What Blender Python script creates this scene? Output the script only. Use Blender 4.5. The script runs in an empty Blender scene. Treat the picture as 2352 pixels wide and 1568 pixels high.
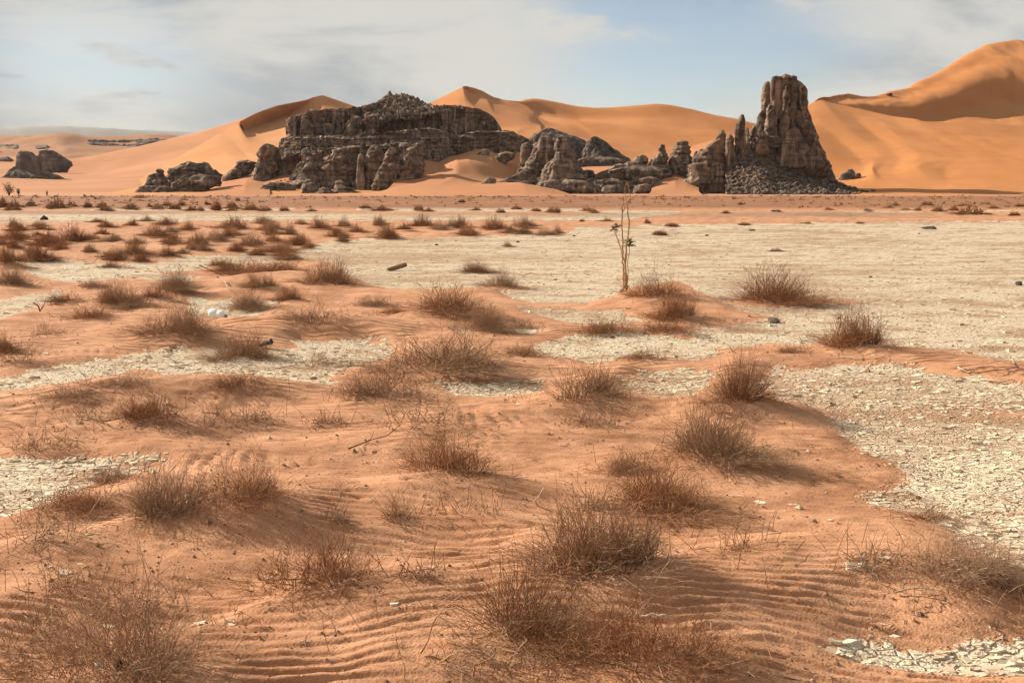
import bpy, math, random
import numpy as np
from mathutils import Vector, Matrix
from mathutils.bvhtree import BVHTree

scene = bpy.context.scene
COL = scene.collection
PI = math.pi

# ------------------------------------------------------------------ camera
CAM_H = 2.0                       # eye height over the clay pan
F = 35.0 / 36.0 * 2352.0          # focal length in units of a 2352 px wide picture
PITCH = math.atan((784.0 - 436.0) / F)
cam_data = bpy.data.cameras.new("camera")
cam_data.lens = 35.0
cam_data.sensor_width = 36.0
cam_data.clip_start = 0.1
cam_data.clip_end = 40000.0
cam = bpy.data.objects.new("camera", cam_data)
COL.objects.link(cam)
cam.location = (0, 0, CAM_H)
cam.rotation_euler = (PI / 2 - PITCH, 0, 0)
scene.camera = cam

# ------------------------------------------------------------------ light, sky, exposure
SUN_EL = math.radians(28)
SUN_BACK = math.radians(22)       # the sun stands to the left, this far behind the picture plane
SUN_DIR = Vector((-math.cos(SUN_EL) * math.cos(SUN_BACK), math.cos(SUN_EL) * math.sin(SUN_BACK), math.sin(SUN_EL)))
sun_data = bpy.data.lights.new("sun", 'SUN')
sun_data.energy = 5.0
sun_data.angle = math.radians(0.5)
sun_data.color = (1.0, 0.90, 0.76)
sun = bpy.data.objects.new("sun", sun_data)
COL.objects.link(sun)
sun.rotation_euler = SUN_DIR.to_track_quat('Z', 'Y').to_euler()
sun.location = (-60, 20, 60)

vs = scene.view_settings
vs.view_transform = 'Standard'
vs.look = 'None'
vs.exposure = 1.0
vs.gamma = 1.0
vs.use_curve_mapping = False
scene.render.engine = 'CYCLES'
scene.cycles.use_denoising = True
scene.cycles.max_bounces = 4
scene.cycles.diffuse_bounces = 3
scene.cycles.use_light_tree = False
scene.cycles.use_adaptive_sampling = True
scene.cycles.adaptive_threshold = 0.025

world = bpy.data.worlds.new("World")
scene.world = world
world.use_nodes = True
wt = world.node_tree
wt.nodes.clear()


class NT:
    """small helper to write node graphs"""
    def __init__(self, tree):
        self.t = tree

    def n(self, kind, **kw):
        nd = self.t.nodes.new(kind)
        for k, v in kw.items():
            setattr(nd, k, v)
        return nd

    def put(self, sock, v):
        if isinstance(v, bpy.types.NodeSocket):
            self.t.links.new(v, sock)
        elif v is not None:
            sock.default_value = v

    def math(self, op, a, b=None, c=None, clamp=False):
        nd = self.n('ShaderNodeMath', operation=op, use_clamp=clamp)
        self.put(nd.inputs[0], a)
        if b is not None:
            self.put(nd.inputs[1], b)
        if c is not None:
            self.put(nd.inputs[2], c)
        return nd.outputs[0]

    def vmath(self, op, a, b=None):
        nd = self.n('ShaderNodeVectorMath', operation=op)
        self.put(nd.inputs[0], a)
        if b is not None:
            self.put(nd.inputs[1], b)
        return nd.outputs['Value'] if op in ('DOT_PRODUCT', 'LENGTH') else nd.outputs[0]

    def noise(self, vec, scale, detail=4, rough=0.55, dist=0.0):
        nd = self.n('ShaderNodeTexNoise')
        self.put(nd.inputs['Vector'], vec)
        nd.inputs['Scale'].default_value = scale
        nd.inputs['Detail'].default_value = detail
        nd.inputs['Roughness'].default_value = rough
        nd.inputs['Distortion'].default_value = dist
        return nd.outputs['Fac']

    def voro(self, vec, scale, feature='F1', out='Distance', rnd=1.0):
        nd = self.n('ShaderNodeTexVoronoi', feature=feature)
        self.put(nd.inputs['Vector'], vec)
        nd.inputs['Scale'].default_value = scale
        nd.inputs['Randomness'].default_value = rnd
        return nd.outputs[out]

    def maprange(self, v, a, b, c=0.0, d=1.0, smooth=True):
        nd = self.n('ShaderNodeMapRange')
        nd.interpolation_type = 'SMOOTHSTEP' if smooth else 'LINEAR'
        self.put(nd.inputs[0], v)
        for i, x in enumerate((a, b, c, d)):
            nd.inputs[i + 1].default_value = x
        return nd.outputs[0]

    def mix(self, fac, a, b, blend='MIX'):
        nd = self.n('ShaderNodeMix', data_type='RGBA', blend_type=blend)
        self.put(nd.inputs[0], fac)
        for s, v in ((nd.inputs[6], a), (nd.inputs[7], b)):
            if isinstance(v, tuple) and len(v) == 3:
                v = v + (1.0,)
            self.put(s, v)
        return nd.outputs[2]

    def scalev(self, vec, s):
        nd = self.n('ShaderNodeVectorMath', operation='MULTIPLY')
        self.put(nd.inputs[0], vec)
        nd.inputs[1].default_value = s
        return nd.outputs[0]


W = NT(wt)
tc = W.n('ShaderNodeTexCoord')
sky = W.n('ShaderNodeTexSky', sky_type='NISHITA')
sky.sun_disc = False
sky.sun_elevation = SUN_EL
# sun_rotation is measured clockwise from +Y
sky.sun_rotation = math.atan2(SUN_DIR.x, SUN_DIR.y)
sky.altitude = 1100
sky.dust_density = 1.2
gen = tc.outputs['Generated']
SKYK = 0.066
skyrad = W.vmath('SCALE', sky.outputs[0])
skyrad.node.inputs['Scale'].default_value = SKYK
skyrad = W.mix(1.0, skyrad, (1.04, 0.97, 0.93), 'MULTIPLY')
# thin high cloud, streaked: everywhere over the sky, broken by blue openings
st = W.scalev(gen, (1.0, 1.0, 3.4))
broad = W.noise(st, 1.7, 3, 0.5, 0.3)
streak = W.noise(W.scalev(gen, (1.0, 1.0, 3.6)), 4.2, 5, 0.60, 0.4)
def opening(xv, yv, c0, c1):
    d = Vector(((xv - 1176) / F, 1.0, (436 - yv) / F)).normalized()
    dist = W.vmath('LENGTH', W.scalev(W.vmath('SUBTRACT', gen, tuple(d)), (1.0, 1.0, 2.0)))
    return W.maprange(dist, c0, c1, 1.0, 0.0)
op1 = opening(1570, 90, 0.03, 0.30)
op2 = opening(270, 150, 0.02, 0.20)
op3 = opening(1300, 330, 0.02, 0.20)
cover = W.math('ADD', W.math('MULTIPLY', broad, 0.55), W.math('MULTIPLY', streak, 0.65))
cover = W.math('ADD', cover, 0.45)
cover = W.math('SUBTRACT', cover, W.math('MULTIPLY', op1, 0.70))
cover = W.math('SUBTRACT', cover, W.math('MULTIPLY', op2, 0.40))
cover = W.math('SUBTRACT', cover, W.math('MULTIPLY', op3, 0.24))
wisp = W.noise(W.scalev(gen, (1.0, 1.0, 3.0)), 9.0, 5, 0.55, 0.3)
cover = W.math('ADD', cover, W.maprange(wisp, 0.56, 0.74, 0.0, 0.45))
cover = W.maprange(cover, 0.36, 1.0, 0.0, 0.96)
cloudtone = W.mix(W.maprange(W.math('ADD', W.math('MULTIPLY', streak, .65), W.math('MULTIPLY', broad, .45)), 0.45, 0.66), (0.160, 0.177, 0.196), (0.335, 0.327, 0.302))
skycol = W.mix(cover, skyrad, cloudtone)
bg = W.n('ShaderNodeBackground')
W.put(bg.inputs[0], skycol)
bg.inputs[1].default_value = 1.0
wo = W.n('ShaderNodeOutputWorld')
wt.links.new(bg.outputs[0], wo.inputs[0])

# ------------------------------------------------------------------ projection helpers
CAM = np.array((0.0, 0.0, CAM_H))
FWD = np.array((0.0, math.cos(PITCH), -math.sin(PITCH)))
UP = np.array((0.0, math.sin(PITCH), math.cos(PITCH)))


def ray(x, y):
    return np.array(((x - 1176.0) / F, 0, 0)) + UP * (-(y - 784.0) / F) + FWD


def at(x, y, d):
    """the point in direction (x, y) whose ground distance is d"""
    r = ray(x, y)
    return CAM + r * (d / r[1])


def on(x, y, z=0.0):
    """where the line of sight meets height z, and its depth"""
    r = ray(x, y)
    t = (z - CAM_H) / r[2]
    return CAM + r * t, t


def proj(x, y, z=0.0):
    dy = y
    dz = z - CAM_H
    dep = dy * FWD[1] + dz * FWD[2]
    up = dy * UP[1] + dz * UP[2]
    return 1176.0 + F * x / dep, 784.0 - F * up / dep


def ZV(region_x, region_y, scale):
    def f(X, Y):
        return (region_x + X / scale) * 0.92235, (region_y + Y / scale) * 0.92235
    return f


Z1 = ZV(300, 180, 3.36)
Z2 = ZV(900, 180, 3.36)
Z3 = ZV(1550, 160, 3.36)
Z4 = ZV(0, 280, 4.704)
Z5 = ZV(2000, 60, 3.136)
ZI = lambda X, Y: (X, Y)

# ------------------------------------------------------------------ noise
_prng = np.random.RandomState(4242)
_PERM = np.concatenate([_prng.permutation(4096)] * 2).astype(np.int32)
_RND = _prng.rand(4096).astype(np.float64)
_GX = np.cos(_RND * 2 * PI); _GY = np.sin(_RND * 2 * PI)


def _idx2(ix, iy, seed):
    return _PERM[(_PERM[(ix + seed * 131) & 4095] + iy) & 4095]


def _idx3(ix, iy, iz, seed):
    return _PERM[(_PERM[(_PERM[(ix + seed * 131) & 4095] + iy) & 4095] + iz) & 4095]


def n2(x, y, seed=0):
    x = np.asarray(x, float); y = np.asarray(y, float)
    fx0 = np.floor(x); fy0 = np.floor(y)
    fx = x - fx0; fy = y - fy0
    ix = fx0.astype(np.int32); iy = fy0.astype(np.int32)
    ux = fx * fx * fx * (fx * (fx * 6 - 15) + 10)
    uy = fy * fy * fy * (fy * (fy * 6 - 15) + 10)
    pa = _PERM[(ix + seed * 131) & 4095]; pb = _PERM[(ix + 1 + seed * 131) & 4095]
    def g(p, dx, dy):
        h = _PERM[(p + iy + dy) & 4095]
        return _GX[h] * (fx - dx) + _GY[h] * (fy - dy)
    a = g(pa, 0, 0); b = g(pb, 1, 0); c = g(pa, 0, 1); d = g(pb, 1, 1)
    return ((a + (b - a) * ux) * (1 - uy) + (c + (d - c) * ux) * uy) * 1.4


def n3(x, y, z, seed=0):
    fx0 = np.floor(x); fy0 = np.floor(y); fz0 = np.floor(z)
    fx = x - fx0; fy = y - fy0; fz = z - fz0
    ix = fx0.astype(np.int32); iy = fy0.astype(np.int32); iz = fz0.astype(np.int32)
    ux = fx * fx * (3 - 2 * fx); uy = fy * fy * (3 - 2 * fy); uz = fz * fz * (3 - 2 * fz)
    p = [_PERM[(ix + dx + seed * 131) & 4095] for dx in (0, 1)]
    q = {(dx, dy): _PERM[(p[dx] + iy + dy) & 4095] for dx in (0, 1) for dy in (0, 1)}
    def v(dx, dy, dz):
        return _RND[_PERM[(q[dx, dy] + iz + dz) & 4095]]
    x00 = v(0, 0, 0); x00 = x00 + (v(1, 0, 0) - x00) * ux
    x10 = v(0, 1, 0); x10 = x10 + (v(1, 1, 0) - x10) * ux
    x01 = v(0, 0, 1); x01 = x01 + (v(1, 0, 1) - x01) * ux
    x11 = v(0, 1, 1); x11 = x11 + (v(1, 1, 1) - x11) * ux
    a = x00 + (x10 - x00) * uy
    b = x01 + (x11 - x01) * uy
    return (a + (b - a) * uz) * 2 - 1


def fbm2(x, y, o=4, seed=0, gain=0.5):
    s = 0; a = 1.0; t = 0
    for i in range(o):
        s = s + a * n2(x, y, seed + i * 17); t += a
        x = x * 2.03 + 3.1; y = y * 2.03 + 1.7; a *= gain
    return s / t


def fbm3(x, y, z, o=4, seed=0, gain=0.5):
    s = 0; a = 1.0; t = 0
    for i in range(o):
        s = s + a * n3(x, y, z, seed + i * 17); t += a
        x = x * 2.03 + 3.1; y = y * 2.03 + 1.7; z = z * 2.03 + 5.3; a *= gain
    return s / t


def cell3(x, y, z, seed=0):
    """nearest-cell random value and the gap to the second nearest (3-D)"""
    ix = np.floor(x).astype(np.int32); iy = np.floor(y).astype(np.int32); iz = np.floor(z).astype(np.int32)
    f1 = np.full_like(x, 9.0); f2 = np.full_like(x, 9.0); val = np.zeros_like(x)
    for dx in (-1, 0, 1):
        for dy in (-1, 0, 1):
            for dz in (-1, 0, 1):
                cx = ix + dx; cy = iy + dy; cz = iz + dz
                h = _idx3(cx, cy, cz, seed)
                d = (cx + _RND[h] - x) ** 2 + (cy + _RND[(h + 1013) & 4095] - y) ** 2 + (cz + _RND[(h + 2027) & 4095] - z) ** 2
                near = d < f1
                f2 = np.where(near, f1, np.minimum(f2, d))
                val = np.where(near, _RND[(h + 3041) & 4095], val)
                f1 = np.where(near, d, f1)
    return val, np.sqrt(f2) - np.sqrt(f1)


def sstep(x, a, b):
    t = np.clip((x - a) / (b - a), 0, 1)
    return t * t * (3 - 2 * t)


# ------------------------------------------------------------------ mesh helpers
def mesh_from(name, verts, faces, smooth=True, mats=()):
    me = bpy.data.meshes.new(name)
    verts = np.asarray(verts, np.float32)
    if isinstance(faces, np.ndarray):
        nf, k = faces.shape
        me.vertices.add(len(verts))
        me.vertices.foreach_set('co', verts.ravel())
        me.loops.add(nf * k)
        me.loops.foreach_set('vertex_index', faces.astype(np.int32).ravel())
        me.polygons.add(nf)
        me.polygons.foreach_set('loop_start', np.arange(0, nf * k, k, dtype=np.int32))
        me.update(calc_edges=True)
    else:
        me.from_pydata([tuple(v) for v in verts], [], [tuple(f) for f in faces])
    me.polygons.foreach_set('use_smooth', np.full(len(me.polygons), smooth, dtype=bool))
    for m in mats:
        me.materials.append(m)
    me.update()
    return me


def link(name, data, parent=None, loc=None):
    o = bpy.data.objects.new(name, data)
    COL.objects.link(o)
    if parent is not None:
        o.parent = parent
    if loc is not None:
        o.location = loc
    return o


def tag(o, label=None, category=None, group=None, kind=None):
    if label: o['label'] = label
    if category: o['category'] = category
    if group: o['group'] = group
    if kind: o['kind'] = kind
    return o


def grid_faces(nu, nv, wrap=False):
    """quads for a (nv rows) x (nu columns) vertex grid"""
    i = np.arange(nv - 1)[:, None]
    j = np.arange(nu if wrap else nu - 1)[None, :]
    j2 = (j + 1) % nu
    a = i * nu + j; b = i * nu + j2; c = (i + 1) * nu + j2; d = (i + 1) * nu + j
    return np.stack([a, b, c, d], -1).reshape(-1, 4)


def attr(me, name, vals):
    a = me.attributes.new(name, 'FLOAT', 'POINT')
    a.data.foreach_set('value', np.asarray(vals, np.float32))


# ------------------------------------------------------------------ materials
def new_mat(name):
    m = bpy.data.materials.new(name)
    m.use_nodes = True
    m.node_tree.nodes.clear()
    T = NT(m.node_tree)
    b = T.n('ShaderNodeBsdfPrincipled')
    o = T.n('ShaderNodeOutputMaterial')
    m.node_tree.links.new(b.outputs[0], o.inputs[0])
    b.inputs['Roughness'].default_value = 0.95
    b.inputs['Specular IOR Level'].default_value = 0.15
    return m, T, b


def bump(T, b, h, strength, dist):
    nd = T.n('ShaderNodeBump')
    nd.inputs['Strength'].default_value = strength
    nd.inputs['Distance'].default_value = dist
    T.put(nd.inputs['Height'], h)
    T.put(b.inputs['Normal'], nd.outputs[0])


SAND_A = (0.53, 0.278, 0.155)
SAND_B = (0.315, 0.148, 0.074)


def mat_ground():
    m, T, b = new_mat('sand_and_clay')
    g = T.n('ShaderNodeNewGeometry').outputs['Position']
    A = lambda n: T.n('ShaderNodeAttribute', attribute_name=n).outputs['Fac']
    fine = T.noise(g, 75, 2, 0.6)
    fac = T.maprange(T.math('ADD', A('sand'), T.math('MULTIPLY', T.math('SUBTRACT', fine, 0.5), 0.5)), 0.38, 0.60)
    sand = T.mix(A('tone'), SAND_B, SAND_A)
    sand = T.mix(T.maprange(fine, 0.52, 0.72, 0, 0.42), sand, (0.16, 0.073, 0.038))
    pv = T.scalev(g, (0.75, 1.0, 0.0))
    crack = T.voro(pv, 17.0, 'DISTANCE_TO_EDGE')
    clay = T.mix(fine, (0.52, 0.425, 0.300), (0.73, 0.620, 0.455))
    clay = T.mix(A('stain'), clay, (0.35, 0.195, 0.110))
    clay = T.mix(T.maprange(crack, 0.0, 0.10, 0.55, 0.0), clay, (0.19, 0.11, 0.063))
    col = T.mix(fac, clay, sand)
    col = T.mix(A('gravel'), col, T.mix(A('tone'), (0.15, 0.10, 0.066), (0.27, 0.18, 0.112)))
    col = T.mix(A('rim'), col, (0.215, 0.098, 0.048))
    T.put(b.inputs['Base Color'], col)
    hs = fine
    h = T.n('ShaderNodeMix', data_type='FLOAT')
    T.put(h.inputs[0], A('sand')); T.put(h.inputs[2], T.math('ADD', T.math('MULTIPLY', hs, 1.3), T.maprange(crack, 0, .12, 0, .9))); 
    wv = T.n('ShaderNodeTexWave', wave_type='BANDS', bands_direction='Y')
    T.put(wv.inputs['Vector'], g)
    wv.inputs['Scale'].default_value = 2.5; wv.inputs['Distortion'].default_value = 7.0
    wv.inputs['Detail'].default_value = 0.5; wv.inputs['Detail Scale'].default_value = 1.1
    T.put(h.inputs[3], T.math('ADD', T.math('MULTIPLY', hs, .42), T.math('MULTIPLY', T.math('MULTIPLY', wv.outputs['Fac'], A('ripple')), 1.6)))
    bump(T, b, h.outputs[0], 0.8, 0.016)
    return m


def mat_dune(name, a, c):
    m, T, b = new_mat(name)
    g = T.n('ShaderNodeNewGeometry').outputs['Position']
    s = T.noise(T.scalev(g, (1, 1, 3)), 0.012, 5, 0.55, 0.4)
    col = T.mix(T.maprange(s, 0.35, 0.65), a, c)
    col = T.mix(T.maprange(T.noise(T.scalev(g, (0.5, 1, 4)), 0.09, 5, 0.6), 0.45, 0.75, 0, 0.25), col, tuple(x * 0.8 for x in a))
    T.put(b.inputs['Base Color'], col)
    h = T.noise(T.scalev(g, (0.4, 1, 1.5)), 0.35, 5, 0.6)
    bump(T, b, h, 0.16, 1.0)
    return m


def mat_rock(name, dark, mid, light, sandy=0.35, scale=1.0, warm=(0.30, 0.17, 0.095)):
    m, T, b = new_mat(name)
    geo = T.n('ShaderNodeNewGeometry')
    g = geo.outputs['Position']
    n1 = T.noise(g, 0.32 * scale, 6, 0.70, 0.3)
    streaks = T.noise(T.scalev(g, (1, 1, 0.12)), 0.55 * scale, 5, 0.6)
    layers = T.noise(T.scalev(g, (0.05, 0.05, 1)), 0.9 * scale, 5, 0.6)
    col = T.mix(T.maprange(n1, 0.40, 0.60), dark, mid)
    col = T.mix(T.maprange(streaks, 0.50, 0.66, 0, 0.85), col, light)
    col = T.mix(T.maprange(layers, 0.52, 0.64, 0, 0.75), col, dark)
    col = T.mix(T.maprange(T.noise(g, 0.07 * scale, 4, 0.6), 0.55, 0.72, 0, 0.55), col, warm)
    nz = T.n('ShaderNodeSeparateXYZ'); T.put(nz.inputs[0], geo.outputs['Normal'])
    up = T.maprange(nz.outputs[2], 0.62, 0.95, 0, sandy)
    up = T.math('MULTIPLY', up, T.maprange(T.noise(g, 0.4 * scale, 4, 0.6), 0.42, 0.6))
    col = T.mix(up, col, (0.38, 0.20, 0.105))
    T.put(b.inputs['Base Color'], col)
    fine = T.noise(g, 1.6 * scale, 6, 0.7)
    lay2 = T.noise(T.scalev(g, (0.12, 0.12, 1)), 2.2 * scale, 4, 0.6)
    bump(T, b, T.math('ADD', fine, T.math('MULTIPLY', lay2, 0.8)), 0.9, 0.7 / scale)
    return m


def mat_plain(name, col, col2=None, scale=20, rough=0.9, bumps=0.0):
    m, T, b = new_mat(name)
    g = T.n('ShaderNodeTexCoord').outputs['Object']
    c2 = col2 or tuple(x * 0.6 for x in col)
    f = T.noise(g, scale, 5, 0.6)
    T.put(b.inputs['Base Color'], T.mix(T.maprange(f, 0.35, 0.65), c2, col))
    b.inputs['Roughness'].default_value = rough
    if bumps:
        bump(T, b, f, 0.6, bumps)
    return m


def mat_twig(name, dark, light, pale):
    m, T, b = new_mat(name)
    t = T.n('ShaderNodeAttribute', attribute_name='tint').outputs['Fac']
    oi = T.n('ShaderNodeObjectInfo').outputs['Random']
    c = T.mix(T.maprange(t, 0.0, 0.75, 0, 1, False), dark, light)
    c = T.mix(T.maprange(t, 0.86, 0.96), c, pale)
    # every bush has its own mix of rust, straw and dead grey
    c = T.mix(T.math('MULTIPLY', T.maprange(oi, 0.40, 1.0), 0.62), c, tuple(0.62 * a + .02 for a in pale))
    c = T.mix(T.math('MULTIPLY', T.maprange(oi, 0.0, 0.35, 1, 0), 0.45), c, (0.20, 0.075, 0.030))
    T.put(b.inputs['Base Color'], c)
    return m


M_GROUND = mat_ground()
M_DUNE = mat_dune('dune_sand', (0.385, 0.148, 0.044), (0.44, 0.182, 0.062))
M_DUNE_LEFT = mat_dune('pale_dune_sand', (0.43, 0.190, 0.072), (0.49, 0.232, 0.098))
M_DRIFT = mat_dune('drift_sand', (0.375, 0.165, 0.075), (0.425, 0.198, 0.096))
M_DUNE_FAR = mat_dune('far_dune_sand', (0.27, 0.125, 0.058), (0.32, 0.158, 0.080))
M_ROCK = mat_rock('varnished_sandstone', (0.080, 0.056, 0.042), (0.255, 0.183, 0.135), (0.44, 0.328, 0.248))
M_TOWER = mat_rock('tower_sandstone', (0.072, 0.048, 0.036), (0.205, 0.138, 0.094), (0.40, 0.285, 0.195), 0.3, 1.0, (0.36, 0.21, 0.12))
M_FARROCK = mat_rock('far_sandstone', (0.085, 0.067, 0.055), (0.165, 0.130, 0.107), (0.25, 0.20, 0.165), 0.5, 0.5)
M_BOULDER = mat_rock('boulder_stone', (0.062, 0.046, 0.036), (0.165, 0.120, 0.092), (0.28, 0.210, 0.163), 0.25, 1.5)
M_STONE = mat_plain('ground_stone', (0.20, 0.15, 0.11), (0.10, 0.075, 0.06), 14, 0.9, 0.01)
M_TWIG = mat_twig('dry_twigs', (0.140, 0.064, 0.031), (0.44, 0.225, 0.110), (0.52, 0.36, 0.225))
M_TWIG2 = mat_twig('straw_twigs', (0.145, 0.075, 0.038), (0.36, 0.205, 0.107), (0.48, 0.34, 0.21))
M_DEAD = mat_plain('bleached_wood', (0.50, 0.41, 0.30), (0.30, 0.21, 0.135), 9, 0.8, 0.004)
M_DARKWOOD = mat_plain('dark_dead_wood', (0.17, 0.10, 0.06), (0.08, 0.05, 0.032), 9, 0.9, 0.004)
M_BARK = mat_plain('pale_brown_bark', (0.42, 0.26, 0.14), (0.27, 0.155, 0.08), 12, 0.85, 0.004)
M_LEAF = mat_plain('grey_green_leaf', (0.24, 0.215, 0.115), (0.15, 0.135, 0.072), 6, 0.7)
M_TREELEAF = mat_plain('dark_tree_leaf', (0.065, 0.07, 0.03), (0.035, 0.04, 0.018), 2, 0.8)

# ------------------------------------------------------------------ what grows on the plain (needed first: sand gathers round it)
# x, base y, width, height in units of the 2352 px wide photograph; style; mound factor; label
NEAR = [
 (310,1550,390,235,'open',0.55,'big spidery bush with a dark bag caught in its roots, bottom corner of the plain'),
 (50,1478,150,85,'sprig',0.5,'thin ragged bush cut by the picture edge, beside the big spidery bush'),
 (105,1365,190,75,'sprig',0.4,'row of thin bare sprigs on the sand crest above the ragged edge bush'),
 (320,1392,150,80,'sprig',0.4,'thin upright sprigs just behind the crown of the big spidery bush'),
 (392,1172,175,95,'dense',0.4,'reddish bush left of the smooth shaded sand hump'),
 (565,1140,180,105,'open',0.9,'twiggy bush standing on top of the smooth shaded sand hump'),
 (165,1165,140,65,'low',0.5,'low reddish bush along the sand edge beside the cracked clay corner'),
 (70,1240,150,75,'sprig',0.4,'tangle of loose thin branches at the edge of the frame below the cracked clay'),
 (265,1105,90,38,'low',0.5,'small low bush on a sand lip behind the reddish bush'),
 (765,1340,265,110,'open',0.75,'wide bush with a long fan of twig shadows, above the rippled hollow'),
 (1190,1445,270,165,'tall',0.5,'tall fan of straight stems behind the tangle of pale broken branches'),
 (1490,1535,360,165,'open',0.8,'broad bush at the bottom edge with a pale stick lying over it'),
 (1130,1510,260,75,'sprig',0.45,'tangle of pale zigzag branches in front of the tall straight stems'),
 (1435,1320,310,190,'dense',0.95,'largest dense bush, leaning over a dark shaded sand face'),
 (1500,1160,215,95,'dense',0.5,'flat-topped bush directly behind the largest dense bush'),
 (1445,1080,95,48,'low',0.4,'small bush at the far tip of the flat-topped bush'),
 (1620,1045,185,125,'dense',0.6,'dark dense bush throwing a long shadow onto the rippled sand tongue'),
 (1700,920,150,105,'tall',0.5,'upright fan-shaped bush right behind the dark dense bush'),
 (1325,910,165,88,'tall',0.5,'fan-shaped bush beside the narrow clay strip'),
 (1025,1090,180,108,'open',0.55,'tall rusty bush in the middle of the rippled sand'),
 (930,985,230,85,'sprig',0.6,'sprawling half-dead bush with loose branches behind the tall rusty bush'),
 (875,905,160,60,'low',0.7,'low bush on a sand hump behind the sprawling half-dead bush'),
 (1040,838,255,88,'dense',0.6,'very wide brown bush between two pale clay strips'),
 (1190,815,70,28,'low',0.4,'little bush at the shaded end of the very wide brown bush'),
 (565,822,115,60,'dense',0.35,'round bush with a dark metal can stuck in its side'),
 (345,955,115,60,'low',0.8,'dark-hearted bush on top of a scalloped sand ridge'),
 (160,975,130,60,'sprig',0.5,'wispy bush lying along the scalloped sand ridge'),
 (85,1025,95,50,'sprig',0.6,'small wispy bush above a smooth sand scoop near the picture edge'),
 (155,905,110,28,'low',0.8,'low scrub along the crest beneath the upper clay band'),
 (290,885,95,24,'low',0.9,'dark low scrub on the highest point of the crest under the clay band'),
 (545,885,110,30,'low',0.8,'low scrub on the second crest hump under the clay band'),
 (2190,1310,250,95,'open',0.65,'wide bush on a pale sand hump at the edge of the cracked clay'),
 (2330,1365,90,50,'low',0.4,'dark low bush cut by the picture edge beyond the pale sand hump'),
 (2000,797,140,98,'dense',0.4,'round tall bush standing alone, farthest to the right on the clay'),
 (1770,692,165,74,'dense',0.35,'wide dome-shaped bush alone on the pale clay'),
 (1510,682,108,62,'open',0.4,'fuzzy bush nearest to the tall bare plant'),
 (1582,732,118,68,'dense',0.45,'dark round bush in front of the fuzzy bush by the tall plant'),
 (1400,762,110,36,'low',0.5,'low flat bush on orange sand in front of the tall bare plant'),
 (1520,762,90,42,'low',0.5,'dark flat bush touching the low flat bush on orange sand'),
 (1115,757,90,55,'dense',0.35,'compact dark bush with a sharp shadow, in front of the oval bush'),
 (1020,714,160,60,'dense',0.6,'oval bush with white twigs along its foot'),
 (850,702,70,30,'low',0.7,'small bush on a sand ridge facing the oval bush'),
 (905,720,40,20,'low',0.5,'tiny bush at the end of the sand ridge near the oval bush'),
 (715,740,140,42,'low',0.6,'long low rusty bush above the rippled slope'),
 (565,708,85,42,'dense',0.4,'half-round bush just above the white plastic can'),
 (665,690,55,32,'dense',0.3,'small pointed bush beside the half-round bush'),
 (605,664,75,42,'dense',0.35,'small dome bush in front of the long straw-coloured scrub'),
 (760,652,100,58,'dense',0.4,'dome bush at the end of the straw-coloured scrub, facing the log'),
 (640,628,130,40,'dense',0.4,'long straw-coloured scrub bush on a sand bank'),
 (545,622,90,30,'low',0.5,'low bush at the near end of the straw-coloured scrub'),
 (500,610,40,24,'low',0.4,'little rusty bush beside a slanting dead branch'),
 (415,765,140,68,'dense',0.55,'shaggy rounded bush to the side of the white plastic can'),
 (200,730,80,36,'low',0.4,'faint low bush behind the rippled bank with a dead stump beside it'),
 (270,694,78,46,'dense',0.5,'upright bush between the two low mound bushes'),
 (398,662,85,45,'dense',0.5,'dark-footed round bush with a shadow over rippled sand'),
 (362,684,60,32,'low',0.5,'small bush just under the dark-footed round bush'),
 (315,708,70,25,'low',0.5,'flat bush on a bare mound under the upright bush'),
 (150,692,66,24,'low',0.5,'low mound bush beside the grey clay hollow'),
 (212,660,60,24,'low',0.5,'low mound bush behind the upright bush'),
 (25,652,70,42,'dense',0.4,'bush at the picture edge above the grey clay hollow'),
 (5,805,60,48,'dense',0.4,'dark bush half cut by the picture edge beside a thorny sapling'),
 (1087,626,65,27,'dense',0.25,'small fan bush alone on the bright clay beyond the log'),
 (1160,656,66,40,'open',0.7,'bush on a tail of orange sand with a wriggling branch beside it'),
 (1475,826,62,26,'low',0.4,'low twigs on the clay patch with a pale stick'),
 (750,835,75,36,'sprig',0.2,'sparse twiggy plant at the end of the pale clay strip'),
 (745,975,60,42,'sprig',0.1,'lone sprig with crossing stems on bare sand'),
 (1330,978,60,46,'sprig',0.1,'thin seed-headed sprig in front of the fan-shaped bush'),
 (1385,985,50,34,'sprig',0.1,'thin leafless sprig beside the seed-headed sprig'),
 (1065,1175,115,52,'sprig',0.15,'arching bare sprig with a bent branch'),
 (915,1190,55,58,'sprig',0.15,'thin sprig on a little sand point in the open sand'),
 (1700,1268,125,55,'sprig',0.4,'pale dry tangle on the shoulder of the dark sand face'),
 (520,960,90,48,'sprig',0.1,'see-through sprigs on bare sand beyond the scalloped ridge'),
 (590,965,50,34,'sprig',0.1,'see-through sprig nearest the open rippled flat'),
 (110,772,50,44,'sprig',0.2,'wispy upright plant on the rippled bank'),
 (40,832,70,52,'sprig',0.1,'thorny sapling beside the dark edge bush'),
 (1370,1170,40,36,'sprig',0.1,'bare little branch standing in the sand behind the largest bush'),
 (770,1195,26,42,'sprig',0.05,'single upright twig in open sand'),
 (1990,1300,70,40,'sprig',0.15,'small dry twigs on the pale sand hump'),
 (960,1330,60,34,'sprig',0.1,'flat trailing sprig on combed sand'),
 (2130,1195,110,22,'low',0.3,'low sparse scrub along the border of the cracked clay'),
 (1820,810,70,18,'low',0.4,'low sparse scrub on the sand behind the upright fan-shaped bush'),
 (1200,755,40,20,'low',0.3,'tiny scrub in the shadow of the compact dark bush'),
]
B1 = lambda X, Y, w, h: (X / 3.0, 442.8 + Y / 3.0, w / 3.0, h / 3.0)
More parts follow.
